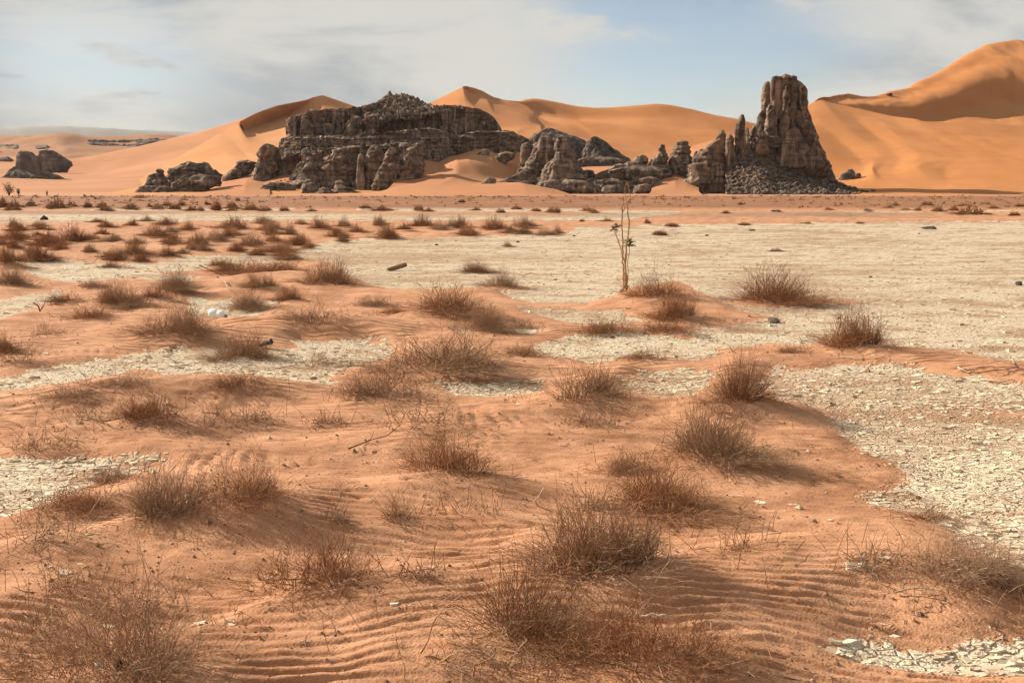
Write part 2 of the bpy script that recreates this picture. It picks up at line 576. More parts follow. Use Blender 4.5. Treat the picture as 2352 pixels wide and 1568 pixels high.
B2 = lambda X, Y, w, h: (784 + X / 3.0, 442.8 + Y / 3.0, w / 3.0, h / 3.0)
B3 = lambda X, Y, w, h: (1568 + X / 3.0, 442.8 + Y / 3.0, w / 3.0, h / 3.0)
BELT = [B1(*b) for b in (
 (150,262,110,58),(270,232,80,28),(110,312,150,60),(250,297,60,30),(490,322,160,90),(340,362,170,72),(260,455,190,95),(60,480,130,95),
 (60,382,110,60),(390,392,100,50),(700,287,90,40),(800,332,120,48),(960,342,100,42),(1080,297,140,62),(1190,342,110,50),(790,442,130,50),
 (910,422,150,92),(1150,432,100,52),(1270,417,70,40),(1390,352,140,72),(1330,397,60,40),(1490,322,100,60),(1600,292,110,50),(1640,242,170,72),
 (1810,212,120,42),(1740,362,130,62),(1640,402,110,50),(1840,282,120,60),(1990,287,90,60),(2080,342,140,62),(1930,402,170,60),(2050,222,110,30),
 (2200,247,110,62),(2320,302,120,60),(1870,332,90,50),(1010,197,70,32),(770,515,90,40),(20,355,60,50))] + [B2(*b) for b in (
 (20,232,70,50),(90,272,100,52),(230,222,120,52),(560,232,110,62),(440,262,90,42),(270,297,130,70),(350,312,120,72),(675,247,90,42),
 (760,232,90,42),(850,232,110,52),(870,287,100,62),(1040,242,150,62),(1240,232,130,62),(1150,277,90,52),(1270,277,120,42),(1400,287,130,32),
 (1490,282,60,42),(10,334,70,50),(1140,372,56,34))]
_rb = np.random.RandomState(19)
BELT += [(_rb.uniform(0, 720), _rb.uniform(512, 602), _rb.uniform(20, 40), _rb.uniform(10, 19)) for _ in range(26)]
FARB = [B1(*b) for b in (
 (95,97,60,38),(20,97,70,42),(210,92,60,32),(380,107,100,52),(490,92,60,27),(610,97,50,30),(710,97,50,30),(720,122,70,26),(900,112,80,32),
 (1090,112,70,26),(1155,90,40,26),(1250,90,40,26),(1210,114,60,26),(1320,122,60,22),(1385,124,40,20),(1490,117,90,42),(1425,82,40,20),
 (1600,107,70,32),(1600,124,60,14),(1730,117,80,32),(1830,122,70,26),(1955,124,50,22),(2150,127,60,14),(1030,97,30,20),(100,120,80,18),
 (670,202,60,18),(960,34,50,16),(1640,57,40,14))] + [B2(*b) for b in (
 (530,122,50,27),(160,107,60,18),(280,122,110,22),(930,122,44,17),(1095,137,60,20),(1470,137,70,32),(1690,127,60,26),(1740,137,50,20),
 (1210,114,60,14),(1660,200,34,14),(1830,196,60,14),(2105,208,40,24),(2200,292,90,22),(2280,232,100,16),(830,66,60,14),(600,128,60,16),(1340,126,80,14))] + [B3(*b) for b in (
 (1465,84,40,26),(1420,107,40,22),(1680,87,50,20),(1760,127,60,27),(1870,122,50,24),(2000,148,130,44),(2290,157,60,17),(2140,107,50,17),
 (2330,92,50,17),(860,212,60,12),(1090,82,30,14),(1270,127,60,14),(1620,122,50,17),(1540,117,40,12),(400,82,40,12),(640,132,50,12),(300,142,50,14),
 (420,222,80,14),(1000,118,50,12),(1220,212,50,10),(645,402,70,14),(1930,92,60,14),(2080,76,50,12))]


class Bush:
    pass


rng = np.random.RandomState(11)
random.seed(11)
BUSHES = []
for src, lst in (('near', NEAR), ('belt', BELT), ('far', FARB)):
    for e in lst:
        b = Bush()
        b.src = src
        b.x, b.y, b.w, b.h = e[:4]
        if src == 'belt': b.w *= 1.28; b.h *= 1.25
        if src == 'far': b.w *= 1.25; b.h *= 1.35
        b.style = e[4] if len(e) > 4 else ('belt' if src == 'belt' else 'far')
        b.mf = e[5] if len(e) > 5 else 0.45
        b.label = e[6] if len(e) > 6 else None
        p, t = on(b.x, b.y, 0.0)
        wm = b.w * t / F
        hm = b.h * t / F
        b.mound = b.mf * min(hm, 0.75) * 0.46
        p, t = on(b.x, b.y - 0.06 * b.h, b.mound * 0.85)
        b.p = p
        b.wm = b.w * t / F
        b.hm = b.h * t / F
        BUSHES.append(b)

# extra sand humps without a bush: x, y, half width, half depth (m), height (m)
HUMPS = []
for (x, y, rx, ry, h) in (
    (300, 900, .95, .45, .20), (560, 900, .85, .40, .17), (120, 925, .8, .4, .12), (610, 1170, .75, .50, .22), (400, 985, 1.0, .35, .13),
    (130, 1060, .7, .30, .12), (90, 1290, .55, .30, .13), (330, 1250, .75, .32, .12), (1600, 1345, .65, .40, .14), (1980, 1330, .5, .35, .16),
    (2250, 1400, .6, .4, .10), (760, 760, 1.3, .7, .22), (300, 775, 1.6, .6, .20), (900, 755, 1.3, .5, .18), (500, 1330, .7, .22, .08),
    (700, 1370, .5, .25, .09), (60, 1440, .55, .3, .14), (1250, 960, .9, .35, .10), (1380, 1010, .9, .3, .10), (1130, 1480, .5, .3, .12),
    (1700, 1545, .55, .4, .10), (1900, 965, .9, .4, .07), (640, 1040, 1.2, .3, .07), (1500, 700, 1.5, 1.0, .06), (180, 700, 1.4, .8, .14),
    (640, 645, 1.8, 1.2, .22), (1230, 1150, .9, .25, .08), (880, 1240, .9, .22, .07), (250, 1160, .5, .35, .14), (1050, 1400, .5, .3, .07),
    (850, 1480, .8, .3, .06), (620, 1490, .7, .3, .06)):
    p, t = on(x, y, h * 0.4)
    HUMPS.append((p[0], p[1], rx, ry, h * .62))

# ------------------------------------------------------------------ sand / clay map (polygons on the plain, drawn by direction)
CLAY = [
 [(640,590),(760,552),(980,546),(1290,541),(1330,520),(1600,515),(1900,512),(2352,508),(2600,508),(2700,840),(2352,832),(2200,812),(2080,797),(1930,792),(1800,792),(1640,802),
  (1560,772),(1660,748),(1840,737),(1700,717),(1640,692),(1560,642),(1440,660),(1420,685),(1350,700),(1180,690),(1130,662),(900,668),(820,650),(760,605)],
 [(270,612),(430,592),(640,584),(700,600),(480,614),(440,626),(290,622)],
 [(60,600),(250,606),(330,626),(480,640),(430,652),(300,640),(150,652),(70,632)],
 [(-300,690),(0,690),(130,668),(150,690),(40,722),(0,738),(-300,740)],
 [(440,742),(440,692),(560,690),(640,692),(620,722),(520,732)],
 [(-400,885),(0,868),(160,842),(380,806),(510,801),(680,802),(660,791),(900,791),(912,802),(890,832),(820,852),(740,872),(780,892),(640,897),(430,868),(330,850),(230,862),(130,890),(0,914),(-400,930)],
 [(930,872),(1020,870),(1260,882),(1250,917),(1100,917),(1000,897)],
 [(1225,792),(1330,777),(1500,770),(1640,797),(1640,832),(1480,822),(1350,832),(1240,817)],
 [(1420,882),(1560,856),(1640,851),(1620,902),(1540,917),(1430,907)],
 [(1760,850),(1900,840),(2100,850),(2352,890),(2700,900),(2700,950),(2352,947),(2100,952),(1900,957),(1820,932),(1740,902)],
 [(1885,967),(2000,957),(2352,962),(2800,962),(2800,1400),(2352,1330),(2260,1292),(2200,1242),(2120,1192),(2020,1162),(1920,1142),(2050,1131),(2092,1092),(2042,1052),(1962,1037),(1925,992)],
 [(-500,1060),(0,1060),(180,1058),(420,1076),(380,1100),(250,1106),(170,1142),(60,1187),(0,1202),(-500,1260)],
 [(1755,1447),(1832,1436),(1812,1458)], [(1965,1447),(2092,1434),(2082,1462),(1990,1467)],
 [(1845,1512),(1980,1490),(2100,1500),(2352,1488),(2700,1480),(2700,1580),(2352,1562),(2150,1562),(2000,1547),(1900,1532)], [(2300,1391),(2352,1380),(2500,1380),(2500,1402),(2352,1402)],
 [(1180,702),(1420,715),(1500,742),(1350,748),(1240,732)], [(700,772),(640,778),(900,786),(700,792)], [(1020,768),(1260,762),(1220,776),(1060,776)],
 [(-500,488),(0,490),(600,490),(1330,497),(1400,482),(1600,486),(1420,507),(700,507),(0,513),(-500,520)],
 [(820,479),(1180,477),(1380,481),(1340,487),(820,485)], [(180,481),(400,476),(700,479),(660,484),(200,484)],
 [(1900,487),(2352,484),(2700,484),(2700,488),(2352,488),(1950,490)],
]
MX0, MX1, MY0, MY1, MS = -600, 2952, 440, 1640, 2.0
mw = int((MX1 - MX0) / MS); mh = int((MY1 - MY0) / MS)
gx, gy = np.meshgrid(MX0 + (np.arange(mw) + .5) * MS, MY0 + (np.arange(mh) + .5) * MS)
# break the drawn edges up
wx = gx + 26 * fbm2(gx / 60, gy / 22, 4, 5); wy = gy + 9 * fbm2(gx / 60, gy / 22, 4, 9) * np.clip((gy - 440) / 250, .15, 1.6)
clay = np.zeros_like(gx, bool)
for poly in CLAY:
    ins = np.zeros_like(clay)
    n = len(poly)
    for i in range(n):
        x0, y0 = poly[i]; x1, y1 = poly[(i + 1) % n]
        if y0 == y1:
            continue
        c = ((y0 > wy) != (y1 > wy)) & (wx < (x1 - x0) * (wy - y0) / (y1 - y0) + x0)
        ins ^= c
    clay |= ins
MASK = 1.0 - clay.astype(float)
for _ in range(2):                                        # soften a little
    for ax, k in ((1, 3), (0, 1)):
        MASK = sum(np.roll(MASK, s, ax) for s in range(-k, k + 1)) / (2 * k + 1)


def blurred(M, kx, ky):
    for _ in range(3):
        for ax, k in ((1, kx), (0, ky)):
            c_ = np.cumsum(np.concatenate([np.repeat(np.take(M, [0], ax), k + 1, ax), M, np.repeat(np.take(M, [-1], ax), k, ax)], ax), ax)
            n_ = M.shape[ax]
            M = (np.take(c_, np.arange(2 * k + 1, 2 * k + 1 + n_), ax) - np.take(c_, np.arange(0, n_), ax)) / (2 * k + 1)
    return M
wb_ = sstep(gy, 800, 1250)
MASKH = blurred(MASK, 14, 4) * (1 - wb_) + blurred(MASK, 46, 20) * wb_
wb_ = sstep(gy, 560, 1100)
MASK = MASK * (1 - wb_) + blurred(MASK, 17, 6) * wb_


def sand_at(x, y, M=None):
    M = MASK if M is None else M
    px, py = proj(x, np.maximum(y, 0.5), 0.0)
    u = np.clip((px - MX0) / MS - .5, 0, mw - 1.001); v = np.clip((py - MY0) / MS - .5, 0, mh - 1.001)
    iu = u.astype(int); iv = v.astype(int); fu = u - iu; fv = v - iv
    m = (M[iv, iu] * (1 - fu) + M[iv, iu + 1] * fu) * (1 - fv) + (M[iv + 1, iu] * (1 - fu) + M[iv + 1, iu + 1] * fu) * fv
    return np.where(y > 290, 1.0, m)


def edge_field(x, y, s):
    """sand cover with its feathered, broken border"""
    return s + (.42 * fbm2(x * .8, y * 2.0, 3, 203, .6) + .60 * fbm2(x * 3.0, y * 5.5, 5, 201, .75) + .45 * fbm2(x * 16, y * 20, 3, 202, .7)) * np.clip(1.3 - y / 120, .4, 1)


def terrain(x, y, ripples=True):
    x = np.asarray(x, float); y = np.asarray(y, float)
    s = sand_at(x, y)
    hs_ = sstep(sand_at(x, y, MASKH), .30, 1.0)
    z = 0.015 * fbm2(x * .5, y * .5, 3, 3) + 0.010 * s
    und = fbm2(x * .55 + .4 * n2(x * .3, y * .3, 8), y * 1.05, 4, 21)
    crest = (1 - np.abs(n2(x * .42 + .5 * n2(x * .5, y * .5, 9), y * .95 + .25 * x + .35 * n2(x * .6, y * .6, 10), 22))) ** 2.2
    z = z + hs_ * (0.045 * und + 0.085 * crest * np.clip(.5 + n2(x * .35, y * .5, 23), 0, 1) + .012) * np.where(y < 14, 1.0, 1.3)
    mm = np.zeros_like(z)
    wob = 1 + 0.28 * n2(x * 1.1, y * 1.1, 31)
    for b in BUSHES:
        cx, cy = b.p[0], b.p[1]
        rx = b.wm * 0.60 + .10; ry = b.wm * 0.42 + .10
        k = (np.abs(x - cx - .25 * rx) < 3.2 * rx) & (np.abs(y - cy) < 3.2 * ry)
        if not k.any():
            continue
        dx = (x[k] - cx); dy = (y[k] - cy)
        # tail to the lee side
        dxs = np.where(dx > 0, dx / (rx * 1.55), dx / rx)
        q = np.sqrt(dxs ** 2 + (dy / ry) ** 2) * wob[k]
        mm[k] = np.maximum(mm[k], b.mound * np.exp(-q ** 1.8)) + 0.22 * np.minimum(mm[k], b.mound * np.exp(-q ** 1.8))
    for (cx, cy, rx, ry, h) in HUMPS:
        k = (np.abs(x - cx) < 3 * rx) & (np.abs(y - cy) < 3 * ry)
        if not k.any():
            continue
        dx = (x[k] - cx) / rx; dy = (y[k] - cy - 0.18 * rx * np.sin((x[k] - cx) / rx * 1.3)) / ry
        dy = np.where(dy < 0, dy / .8, dy / 1.25)
        q = np.sqrt(dx ** 2 + dy ** 2) * wob[k]
        mm[k] = mm[k] + h * np.exp(-q ** 1.9) * (.25 + .75 * hs_[k])
    z = z + mm
    s = np.maximum(s, sstep(mm + .022 * fbm2(x * 4, y * 6, 3, 401), .010, .075))
    if ripples:
        fade = np.clip(1 - (y - 16) / 14, 0, 1) * sstep(s, .55, .95)
        wv = fbm2(x * .38, y * .45, 3, 77)
        jit = .012 * n2(x * 5, y * 9, 78) + .007 * n2(x * 12, y * 14, 79)
        ph = 2 * PI * ((y + .12 * x + 0.40 * wv + .22 * mm + jit) / 0.070)
        prof = np.sin(ph) + .38 * np.sin(2 * ph + .9)
        am = 0.0076 * (0.45 + .75 * sstep(n2(x * .8, y * .9, 41), -.45, .35)) * np.clip(.85 + .9 * n2(x * 3.1, y * 4.2, 43), .15, 1.5)
        z = z + fade * (1 - sstep(y, 9, 13)) * am * prof
        ph2 = 2 * PI * ((x + .35 * y + 0.45 * fbm2(x * .7, y * .7, 3, 91)) / 0.13)
        m2 = sstep(n2(x * .55 + 7, y * .8, 55), .22, .55) * np.clip(.7 + n2(x * 2.1, y * 2.3, 56), 0, 1)
        z = z + fade * m2 * 0.0100 * (np.abs(np.sin(ph2 / 2)) * 2 - 1.2)
        dim = fade * (.012 * fbm2(x * 5, y * 7, 3, 66) + .022 * fbm2(x * 1.7, y * 3.4, 2, 67))
        z = z + dim
        # clay plates buckle
        cl = (1 - s) * np.clip(1 - (y - 12) / 20, 0, 1)
        z = z + cl * .012 * fbm2(x * 4, y * 5, 3, 101)
    # the far rim of the plain climbs towards the rocks
    z = z + 1.6 * sstep(y, 290, 520)
    return z, s


for _ in range(6):
    zb = terrain(np.array([b.p[0] for b in BUSHES]), np.array([b.p[1] for b in BUSHES]), False)[0]
    for b, z in zip(BUSHES, zb):
        q, t = on(b.x, b.y - 0.05 * b.h, float(z))
        b.p = b.p * .35 + q * .65
        b.wm = b.w * t / F; b.hm = b.h * t / F

# ------------------------------------------------------------------ ground
NU = 610
v_near = 1.0 / np.linspace(1 / 2.9, 1 / 70.0, 840)
v_far = np.exp(np.linspace(math.log(70.6), math.log(620.0), 170))
v_out = np.array([900, 1500, 3000, 6000, 12000, 20000.0])
yy = np.concatenate([v_near, v_far, v_out])
tt = np.linspace(-0.72, 0.72, NU)
YY, TT = np.meshgrid(yy, tt, indexing='ij')
XX = TT * (YY + 1.2)
ZZ, SS = terrain(XX.ravel(), YY.ravel())
gv = np.stack([XX.ravel(), YY.ravel(), ZZ], -1)
me = mesh_from('ground', gv, grid_faces(NU, len(yy)), True, [M_GROUND])
gX, gY = XX.ravel(), YY.ravel()
edge_ = edge_field(gX, gY, SS)
attr(me, 'sand', sstep(edge_, .30, .70))
attr(me, 'ripple', sstep(SS, .6, .95) * sstep(gY, 6, 10) * (1 - sstep(gY, 26, 40)) * np.clip(.55 + .9 * n2(gX * .5, gY * .6, 415), 0, 1))
tone = sstep(fbm2(gX * 1.6, gY * 2.4, 5, 211, .6), -.45, .45) * .75 + .25 * sstep(fbm2(gX * .22, gY * .3, 3, 212), -.4, .4)
rim_b = (1 - sstep(proj(gX, gY, 0.0)[1], 474, 484)) * sstep(proj(gX, gY, 0.0)[1], 450.0, 452.0)
tone = tone * (1 - .85 * rim_b)
attr(me, 'rim', np.clip(rim_b * (.72 + .9 * fbm2(gX * .10, gY * .035, 4, 231, .7)), 0, .9))
attr(me, 'tone', np.clip(tone + .22 * fbm2(gX * 14, gY * 17, 3, 213, .7), 0, 1))
st_ = .9 * sstep(fbm2(gX * .75, gY * 1.4, 5, 221, .68), -.06, .36) + .55 * sstep(fbm2(gX * 3.2, gY * 6.5, 5, 222, .75), .02, .38) + .5 * sstep(fbm2(gX * .12, gY * .22, 3, 223), -.05, .4) + .5 * sstep(fbm2(gX * .22, gY * 1.1, 4, 224, .65), .05, .45)
attr(me, 'stain', np.clip(st_, 0, .88) * (1 - .15 * sstep(gY, 12, 22)))
px_, py_ = proj(XX.ravel(), YY.ravel(), 0.0)
gravel = sstep(py_, 484, 487) * (1 - sstep(py_, 490, 494)) * (1 - sstep(px_, 780, 900)) * .85
gravel = np.maximum(gravel, sstep(py_, 487, 490) * (1 - sstep(py_, 497, 503)) * sstep(px_, 780, 900) * (1 - sstep(px_, 2000, 2300)) * .75)
gravel = np.maximum(gravel, sstep(py_, 470, 472) * (1 - sstep(py_, 476, 478)) * sstep(px_, 780, 900) * (1 - sstep(px_, 1700, 1900)) * .55)
gravel *= np.clip(.6 + .9 * fbm2(XX.ravel() * .05, YY.ravel() * .02, 3, 88), 0, 1)
attr(me, 'gravel', gravel)
ground = tag(link('ground', me), kind='structure')
base_plane = mesh_from('outer_sand', [(-30000, -30000, -.6), (30000, -30000, -.6), (30000, 30000, -.6), (-30000, 30000, -.6)], [(0, 1, 2, 3)], False, [M_DUNE])
tag(link('outer_ground', base_plane), kind='structure')


def gz(x, y):
    return float(terrain(np.array([x]), np.array([y]), False)[0][0])


def on_ground(x, y, h=0.0):
    """the ground point seen at (x, y), or the point h above the ground seen there"""
    p, t = on(x, y, h)
    for _ in range(7):
        z = gz(p[0], p[1])
        q, t = on(x, y, z + h)
        p = p * .3 + q * .7
    p[2] = gz(p[0], p[1]) + h
    return p, t


# ------------------------------------------------------------------ dunes: surfaces lofted through crest, flank and foot lines
def resample(pts, n, smooth):
    pts = np.asarray(pts, float)
    d = np.linalg.norm(np.diff(pts[:, :2], axis=0), axis=1) + 1e-6
    t = np.concatenate([[0], np.cumsum(d)]); t /= t[-1]
    u = np.linspace(0, 1, n)
    q = np.stack([np.interp(u, t, pts[:, k]) for k in range(pts.shape[1])], -1)
    k = int(n * smooth)
    for _ in range(3):
        if k > 0:
            pad = np.concatenate([2 * q[:1] - q[1:k + 1][::-1], q, 2 * q[-1:] - q[-k - 1:-1][::-1]])
            ker = np.ones(2 * k + 1) / (2 * k + 1)
            q = np.stack([np.convolve(pad[:, j], ker, 'valid') for j in range(q.shape[1])], -1)
    return q


def loft(lines, nu=160, nv=60, Z=ZI, sm=0.012, smv=0.06, und=0.0, uscale=60.0, seed=0, back=0.0):
    rows = []
    for ln in lines:
        pts = [tuple(at(*Z(X, Y), D)) for (X, Y, D) in ln]
        rows.append(resample(pts, nu, sm))
    if back:
        r0 = rows[0]
        rows = [r0 + np.array((0, back * 1.6, -back * 0.8)), r0 + np.array((0, back * .6, -back * .25))] + rows
    rows = np.array(rows)                                   # k, nu, 3
    k = len(rows)
    P = np.zeros((nv, nu, 3))
    d = np.linalg.norm(np.diff(rows, axis=0), axis=2).mean(1)
    t = np.concatenate([[0], np.cumsum(d)]); t /= t[-1]
    # keep the key lines: sample between them evenly
    u = np.unique(np.concatenate([np.linspace(t[i], t[i + 1], max(3, int(round(nv * (t[i + 1] - t[i])))) + 1) for i in range(k - 1)]))
    P = np.zeros((len(u), nu, 3))
    # monotone cubic (Fritsch-Carlson style tangents) down the slope
    m = np.zeros_like(rows)
    for i in range(k):
        if i == 0: m[i] = (rows[1] - rows[0]) / (t[1] - t[0])
        elif i == k - 1: m[i] = (rows[-1] - rows[-2]) / (t[-1] - t[-2])
        else: m[i] = .5 * ((rows[i] - rows[i - 1]) / (t[i] - t[i - 1]) + (rows[i + 1] - rows[i]) / (t[i + 1] - t[i]))
    for r, uu in enumerate(u):
        i = min(np.searchsorted(t, uu, 'right') - 1, k - 2)
        h = t[i + 1] - t[i]; s = (uu - t[i]) / h
        P[r] = rows[i] * (2 * s**3 - 3 * s**2 + 1) + m[i] * h * (s**3 - 2 * s**2 + s) + rows[i + 1] * (-2 * s**3 + 3 * s**2) + m[i + 1] * h * (s**3 - s**2)
    if und:
        w = np.sin(np.linspace(0, 1, len(u)) * PI)[:, None] ** .5
        x, y = P[..., 0], P[..., 1]
        P[..., 2] += und * w * fbm2(x / uscale + .6 * n2(x / 90, y / 90, seed + 3), y / (uscale * 1.5), 4, seed)
    return P


def join_patches(name, patches, mat):
    vs, fs, off = [], [], 0
    for P in patches:
        nv, nu = P.shape[:2]
        vs.append(P.reshape(-1, 3)); f = grid_faces(nu, nv)
        fs.append(f + off); off += nv * nu
    V = np.concatenate(vs); Fc = np.concatenate(fs)
    me = mesh_from(name, V, Fc, True, [mat])
    o = tag(link(name, me), kind='structure')
    bvh = BVHTree.FromPolygons([tuple(v) for v in V], [tuple(f) for f in Fc])
    return o, bvh


def cast(bvh, x, y):
    r = ray(x, y)
    hit = bvh.ray_cast(Vector(CAM), Vector(r).normalized())
    return hit[0]


# dune with the bowl, behind the left of the massif
topA = [(320,412,520),(359,391,580),(400,366,620),(450,338,660),(515,300,720),(540,287,735),(551,281,742)]
rim = [(551,281,742),(546,292,738),(552,303,732),(566,310,726),(590,313,720),(640,311,716),(700,300,722),(780,296,732),(900,296,745)]
dA = loft([topA + rim[1:], [(325,428,480),(400,402,520),(460,386,550),(520,352,600),(545,335,640),(560,332,640),(640,332,630),(700,335,620),(900,340,640)],
           [(250,441,400),(400,430,420),(500,425,430),(560,415,440),(640,415,440),(900,415,440)], [(250,450,330),(400,450,340),(560,450,350),(640,450,350),(900,450,350)]], 220, 60, sm=.006, und=1.2, seed=1)
crestB = [(551,281,742),(570,270,756),(592,259,770),(633,244,790),(702,230,812),(722,223,822),(739,218,828),(785,233,840),(834,251,850),(900,276,860)]
dB = loft([crestB, [(551.5,284,744),(560,281,762),(575,278,785),(610,270,800),(660,258,812),(739,240,815),(785,248,820),(900,280,830)],
           [(549,292,740),(556,297,752),(575,300,760),(610,294,770),(680,285,775),(760,280,780),(900,288,790)], rim], 220, 50, sm=.006, und=0.6, seed=2, back=60)
dune_left, bvh_left = join_patches('dune', [dA, dB], M_DUNE_LEFT)

# broad sand slope further left, and the long apron in front of it
dC = loft([[(-500,330,1100),(-200,350,1050),(0,372,1000),(170,384,960),(250,370,960),(330,352,980),(400,336,1000),(447,324,1010),(480,313,1020),(512,303,1030),(600,270,1050)],
           [(-500,390,800),(-200,395,800),(0,398,800),(170,402,800),(250,395,800),(330,380,810),(447,355,830),(600,330,850)],
           [(-500,420,600),(0,421,600),(170,421,600),(330,416,600),(600,400,620)], [(-500,440,420),(0,440,420),(170,440,420),(330,440,420),(600,440,430)],
           [(-500,452,320),(0,452,320),(330,452,320),(600,452,320)]], 200, 70, sm=.01, und=3.0, uscale=110, seed=5, back=70)
dune_slope, bvh_slope = join_patches('dune', [dC], M_DRIFT)

# far hills at the left
dE = loft([[(-600,322,1750),(-150,320,1700),(0,318,1700),(40,316,1700),(70,318,1690),(105,315,1680),(145,311,1680),(172,314,1690),(200,318,1700),(300,319,1720),(345,317,1720),(395,316,1720),(437,322,1720),(520,330,1730),(640,338,1730)],
           [(-600,345,1500),(0,340,1500),(100,338,1480),(145,336,1460),(200,342,1480),(300,345,1500),(640,360,1500)],
           [(-600,375,1250),(0,372,1250),(145,372,1230),(200,380,1220),(300,365,1250),(640,380,1250)],
           [(-600,415,1000),(0,412,1000),(200,405,1000),(640,410,1000)]], 240, 60, sm=.006, und=7.0, uscale=120, seed=7, back=90)
dune_far, bvh_far = join_patches('dune', [dE], M_DUNE_FAR)

# central dune with its S-shaped crest
d1 = loft([[(350,380,985),(450,320,1000),(560,265,1020),(700,195,1060),(850,124,1100),(868,150,1092),(868,200,1082),(960,214,1076),(1055,232,1070),(1075,255,1066),(1200,300,1055),(1330,338,1040),(1400,366,1030),(1500,434,1005)],
           [(350,440,900),(560,380,930),(700,330,940),(830,300,945),(900,300,945),(960,310,945),(1055,340,945),(1200,375,950),(1330,395,960),(1400,410,965),(1500,445,975)],
           [(350,520,800),(700,480,830),(950,445,850),(1060,440,860),(1200,442,870),(1330,442,880),(1400,442,900),(1500,450,930)],
           [(350,560,760),(700,530,780),(1000,480,800),(1200,465,820),(1330,462,830),(1500,462,880)],
           [(350,700,620),(700,700,620),(1200,640,640),(1500,620,660)]], 240, 80, Z2, sm=.005, und=1.5, seed=11)
d2 = loft([[(849,124,1100),(875,119,1106),(940,130,1114),(1010,155,1118),(1060,185,1122),(1110,212,1126),(1160,234,1130),(1250,243,1136),(1320,258,1140),(1400,290,1136),(1450,335,1120),(1490,395,1090),(1503,436,1040)],
           [(852,128,1101),(880,140,1108),(900,165,1106),(960,185,1106),(1040,205,1104),(1080,225,1104),(1160,252,1106),(1250,275,1106),(1340,310,1100),(1420,345,1085),(1470,390,1060),(1502,436,1020)],
           [(850,124.5,1100),(868,150,1092),(868,200,1082),(960,214,1076),(1055,232,1070),(1075,255,1066),(1200,300,1055),(1330,338,1040),(1400,366,1030),(1501,435,1006)]], 220, 36, Z2, sm=.004, und=0.4, seed=12, back=60)
d3 = loft([[(1110,214,1127),(1160,235,1131),(1250,243,1137),(1310,243,1150),(1370,228,1165),(1430,219,1175),(1500,225,1180),(1600,245,1182),(1720,270,1182),(1800,284,1180),(1950,292,1175),(2100,288,1175),(2352,270,1175),(2434,266,1175),(2560,274,1175),(2744,303,1170),(2944,353,1160),(3144,393,1150),(3434,463,1140),(3800,560,1120)],
           [(1200,262,1131),(1300,275,1135),(1400,300,1145),(1500,320,1154),(1600,345,1156),(1800,372,1154),(2100,380,1148),(2352,372,1148),(2560,380,1146),(2944,440,1132),(3434,540,1112),(3800,620,1090)],
           [(1440,350,1100),(1500,385,1080),(1560,395,1070),(1700,400,1060),(1800,410,1050),(2100,440,1045),(2352,450,1040),(2944,520,1020),(3434,600,1000),(3800,660,1000)],
           [(1500,436,1004),(1560,450,1002),(1700,480,1002),(1900,520,1000),(2352,570,988),(2944,620,972),(3434,690,955),(3800,720,950)],
           [(1300,475,830),(1500,490,830),(1700,540,800),(2000,620,780),(2352,690,760),(2944,740,740),(3434,780,720),(3800,800,720)],
           [(1200,660,600),(1700,760,560),(2352,860,520),(3434,960,480),(3800,980,480)]], 260, 80, Z2, sm=.006, und=2.5, uscale=70, seed=13, back=80)
dune_mid, bvh_mid = join_patches('dune', [d1, d2, d3], M_DUNE)

# great dune at the right: bright lower face, streaked upper face
ridge = [(-200,760,560),(30,640,640),(90,606,652),(150,590,660),(168,597,660),(200,611,658),(330,641,652),(500,676,640),(700,721,622),(880,742,604),(960,766,594),(1100,771,604),(1500,781,622),(1725,806,625),(2300,850,625)]
f1 = loft([ridge,
           [(-200,900,520),(150,760,570),(330,800,560),(500,830,560),(700,850,545),(900,870,540),(1100,860,545),(1300,850,550),(1500,860,550),(1725,880,550),(2300,910,545)],
           [(-200,1020,480),(200,980,500),(400,1010,500),(600,1020,492),(750,1040,486),(900,1010,488),(1100,1030,482),(1300,990,492),(1450,945,505),(1725,985,490),(2300,1000,490)],
           [(-200,1180,445),(250,1195,445),(400,1190,442),(470,1170,444),(540,1120,452),(580,1150,446),(700,1150,446),(900,1110,450),(1100,1150,444),(1300,1120,450),(1725,1120,446),(2300,1130,446)],
           [(-200,1270,410),(300,1262,410),(550,1240,414),(800,1225,418),(1100,1240,412),(1400,1215,418),(1725,1230,412),(2300,1240,412)],
           [(-200,1345,350),(500,1342,350),(1100,1340,350),(1725,1338,350),(2300,1338,350)]], 240, 90, Z5, sm=.005, und=1.6, uscale=45, seed=21)
f2 = loft([[(60,640,668),(100,608,672),(150,591,676),(172,597,678),(210,588,690),(250,575,704),(330,567,716),(390,576,720),(420,580,724),(470,582,730),(560,565,742),(700,535,760),(860,480,785),(1000,410,812),(1140,325,842),(1290,235,872),(1430,165,900),(1530,150,910),(1620,133,920),(1660,128,924),(1690,131,926),(1760,150,920),(1900,175,920),(2300,260,920)],
           [(110,640,672),(175,605,676),(260,598,690),(330,592,700),(400,594,705),(560,592,715),(700,575,730),(860,540,748),(1000,490,766),(1140,420,790),(1290,340,815),(1430,280,835),(1530,250,846),(1660,225,858),(1760,235,850),(1900,260,850),(2300,330,850)],
           [(150,650,670),(210,622,672),(330,632,672),(560,640,680),(700,640,690),(860,640,705),(1000,610,720),(1140,570,735),(1290,520,752),(1430,470,770),(1660,420,790),(1900,440,790),(2300,480,790)],
           [(160,660,668),(240,640,668),(330,655,668),(560,690,673),(700,715,680),(860,725,692),(1000,720,705),(1140,690,720),(1430,640,752),(1660,610,770),(2300,640,770)],
           [(160,690,655),(330,690,650),(700,760,640),(880,780,632),(1100,800,630),(1500,810,640),(1725,830,645),(2300,880,645)]], 240, 90, Z5, sm=.004, und=3.2, uscale=42, seed=22, back=70)
dune_right, bvh_right = join_patches('dune', [f1, f2], M_DUNE)

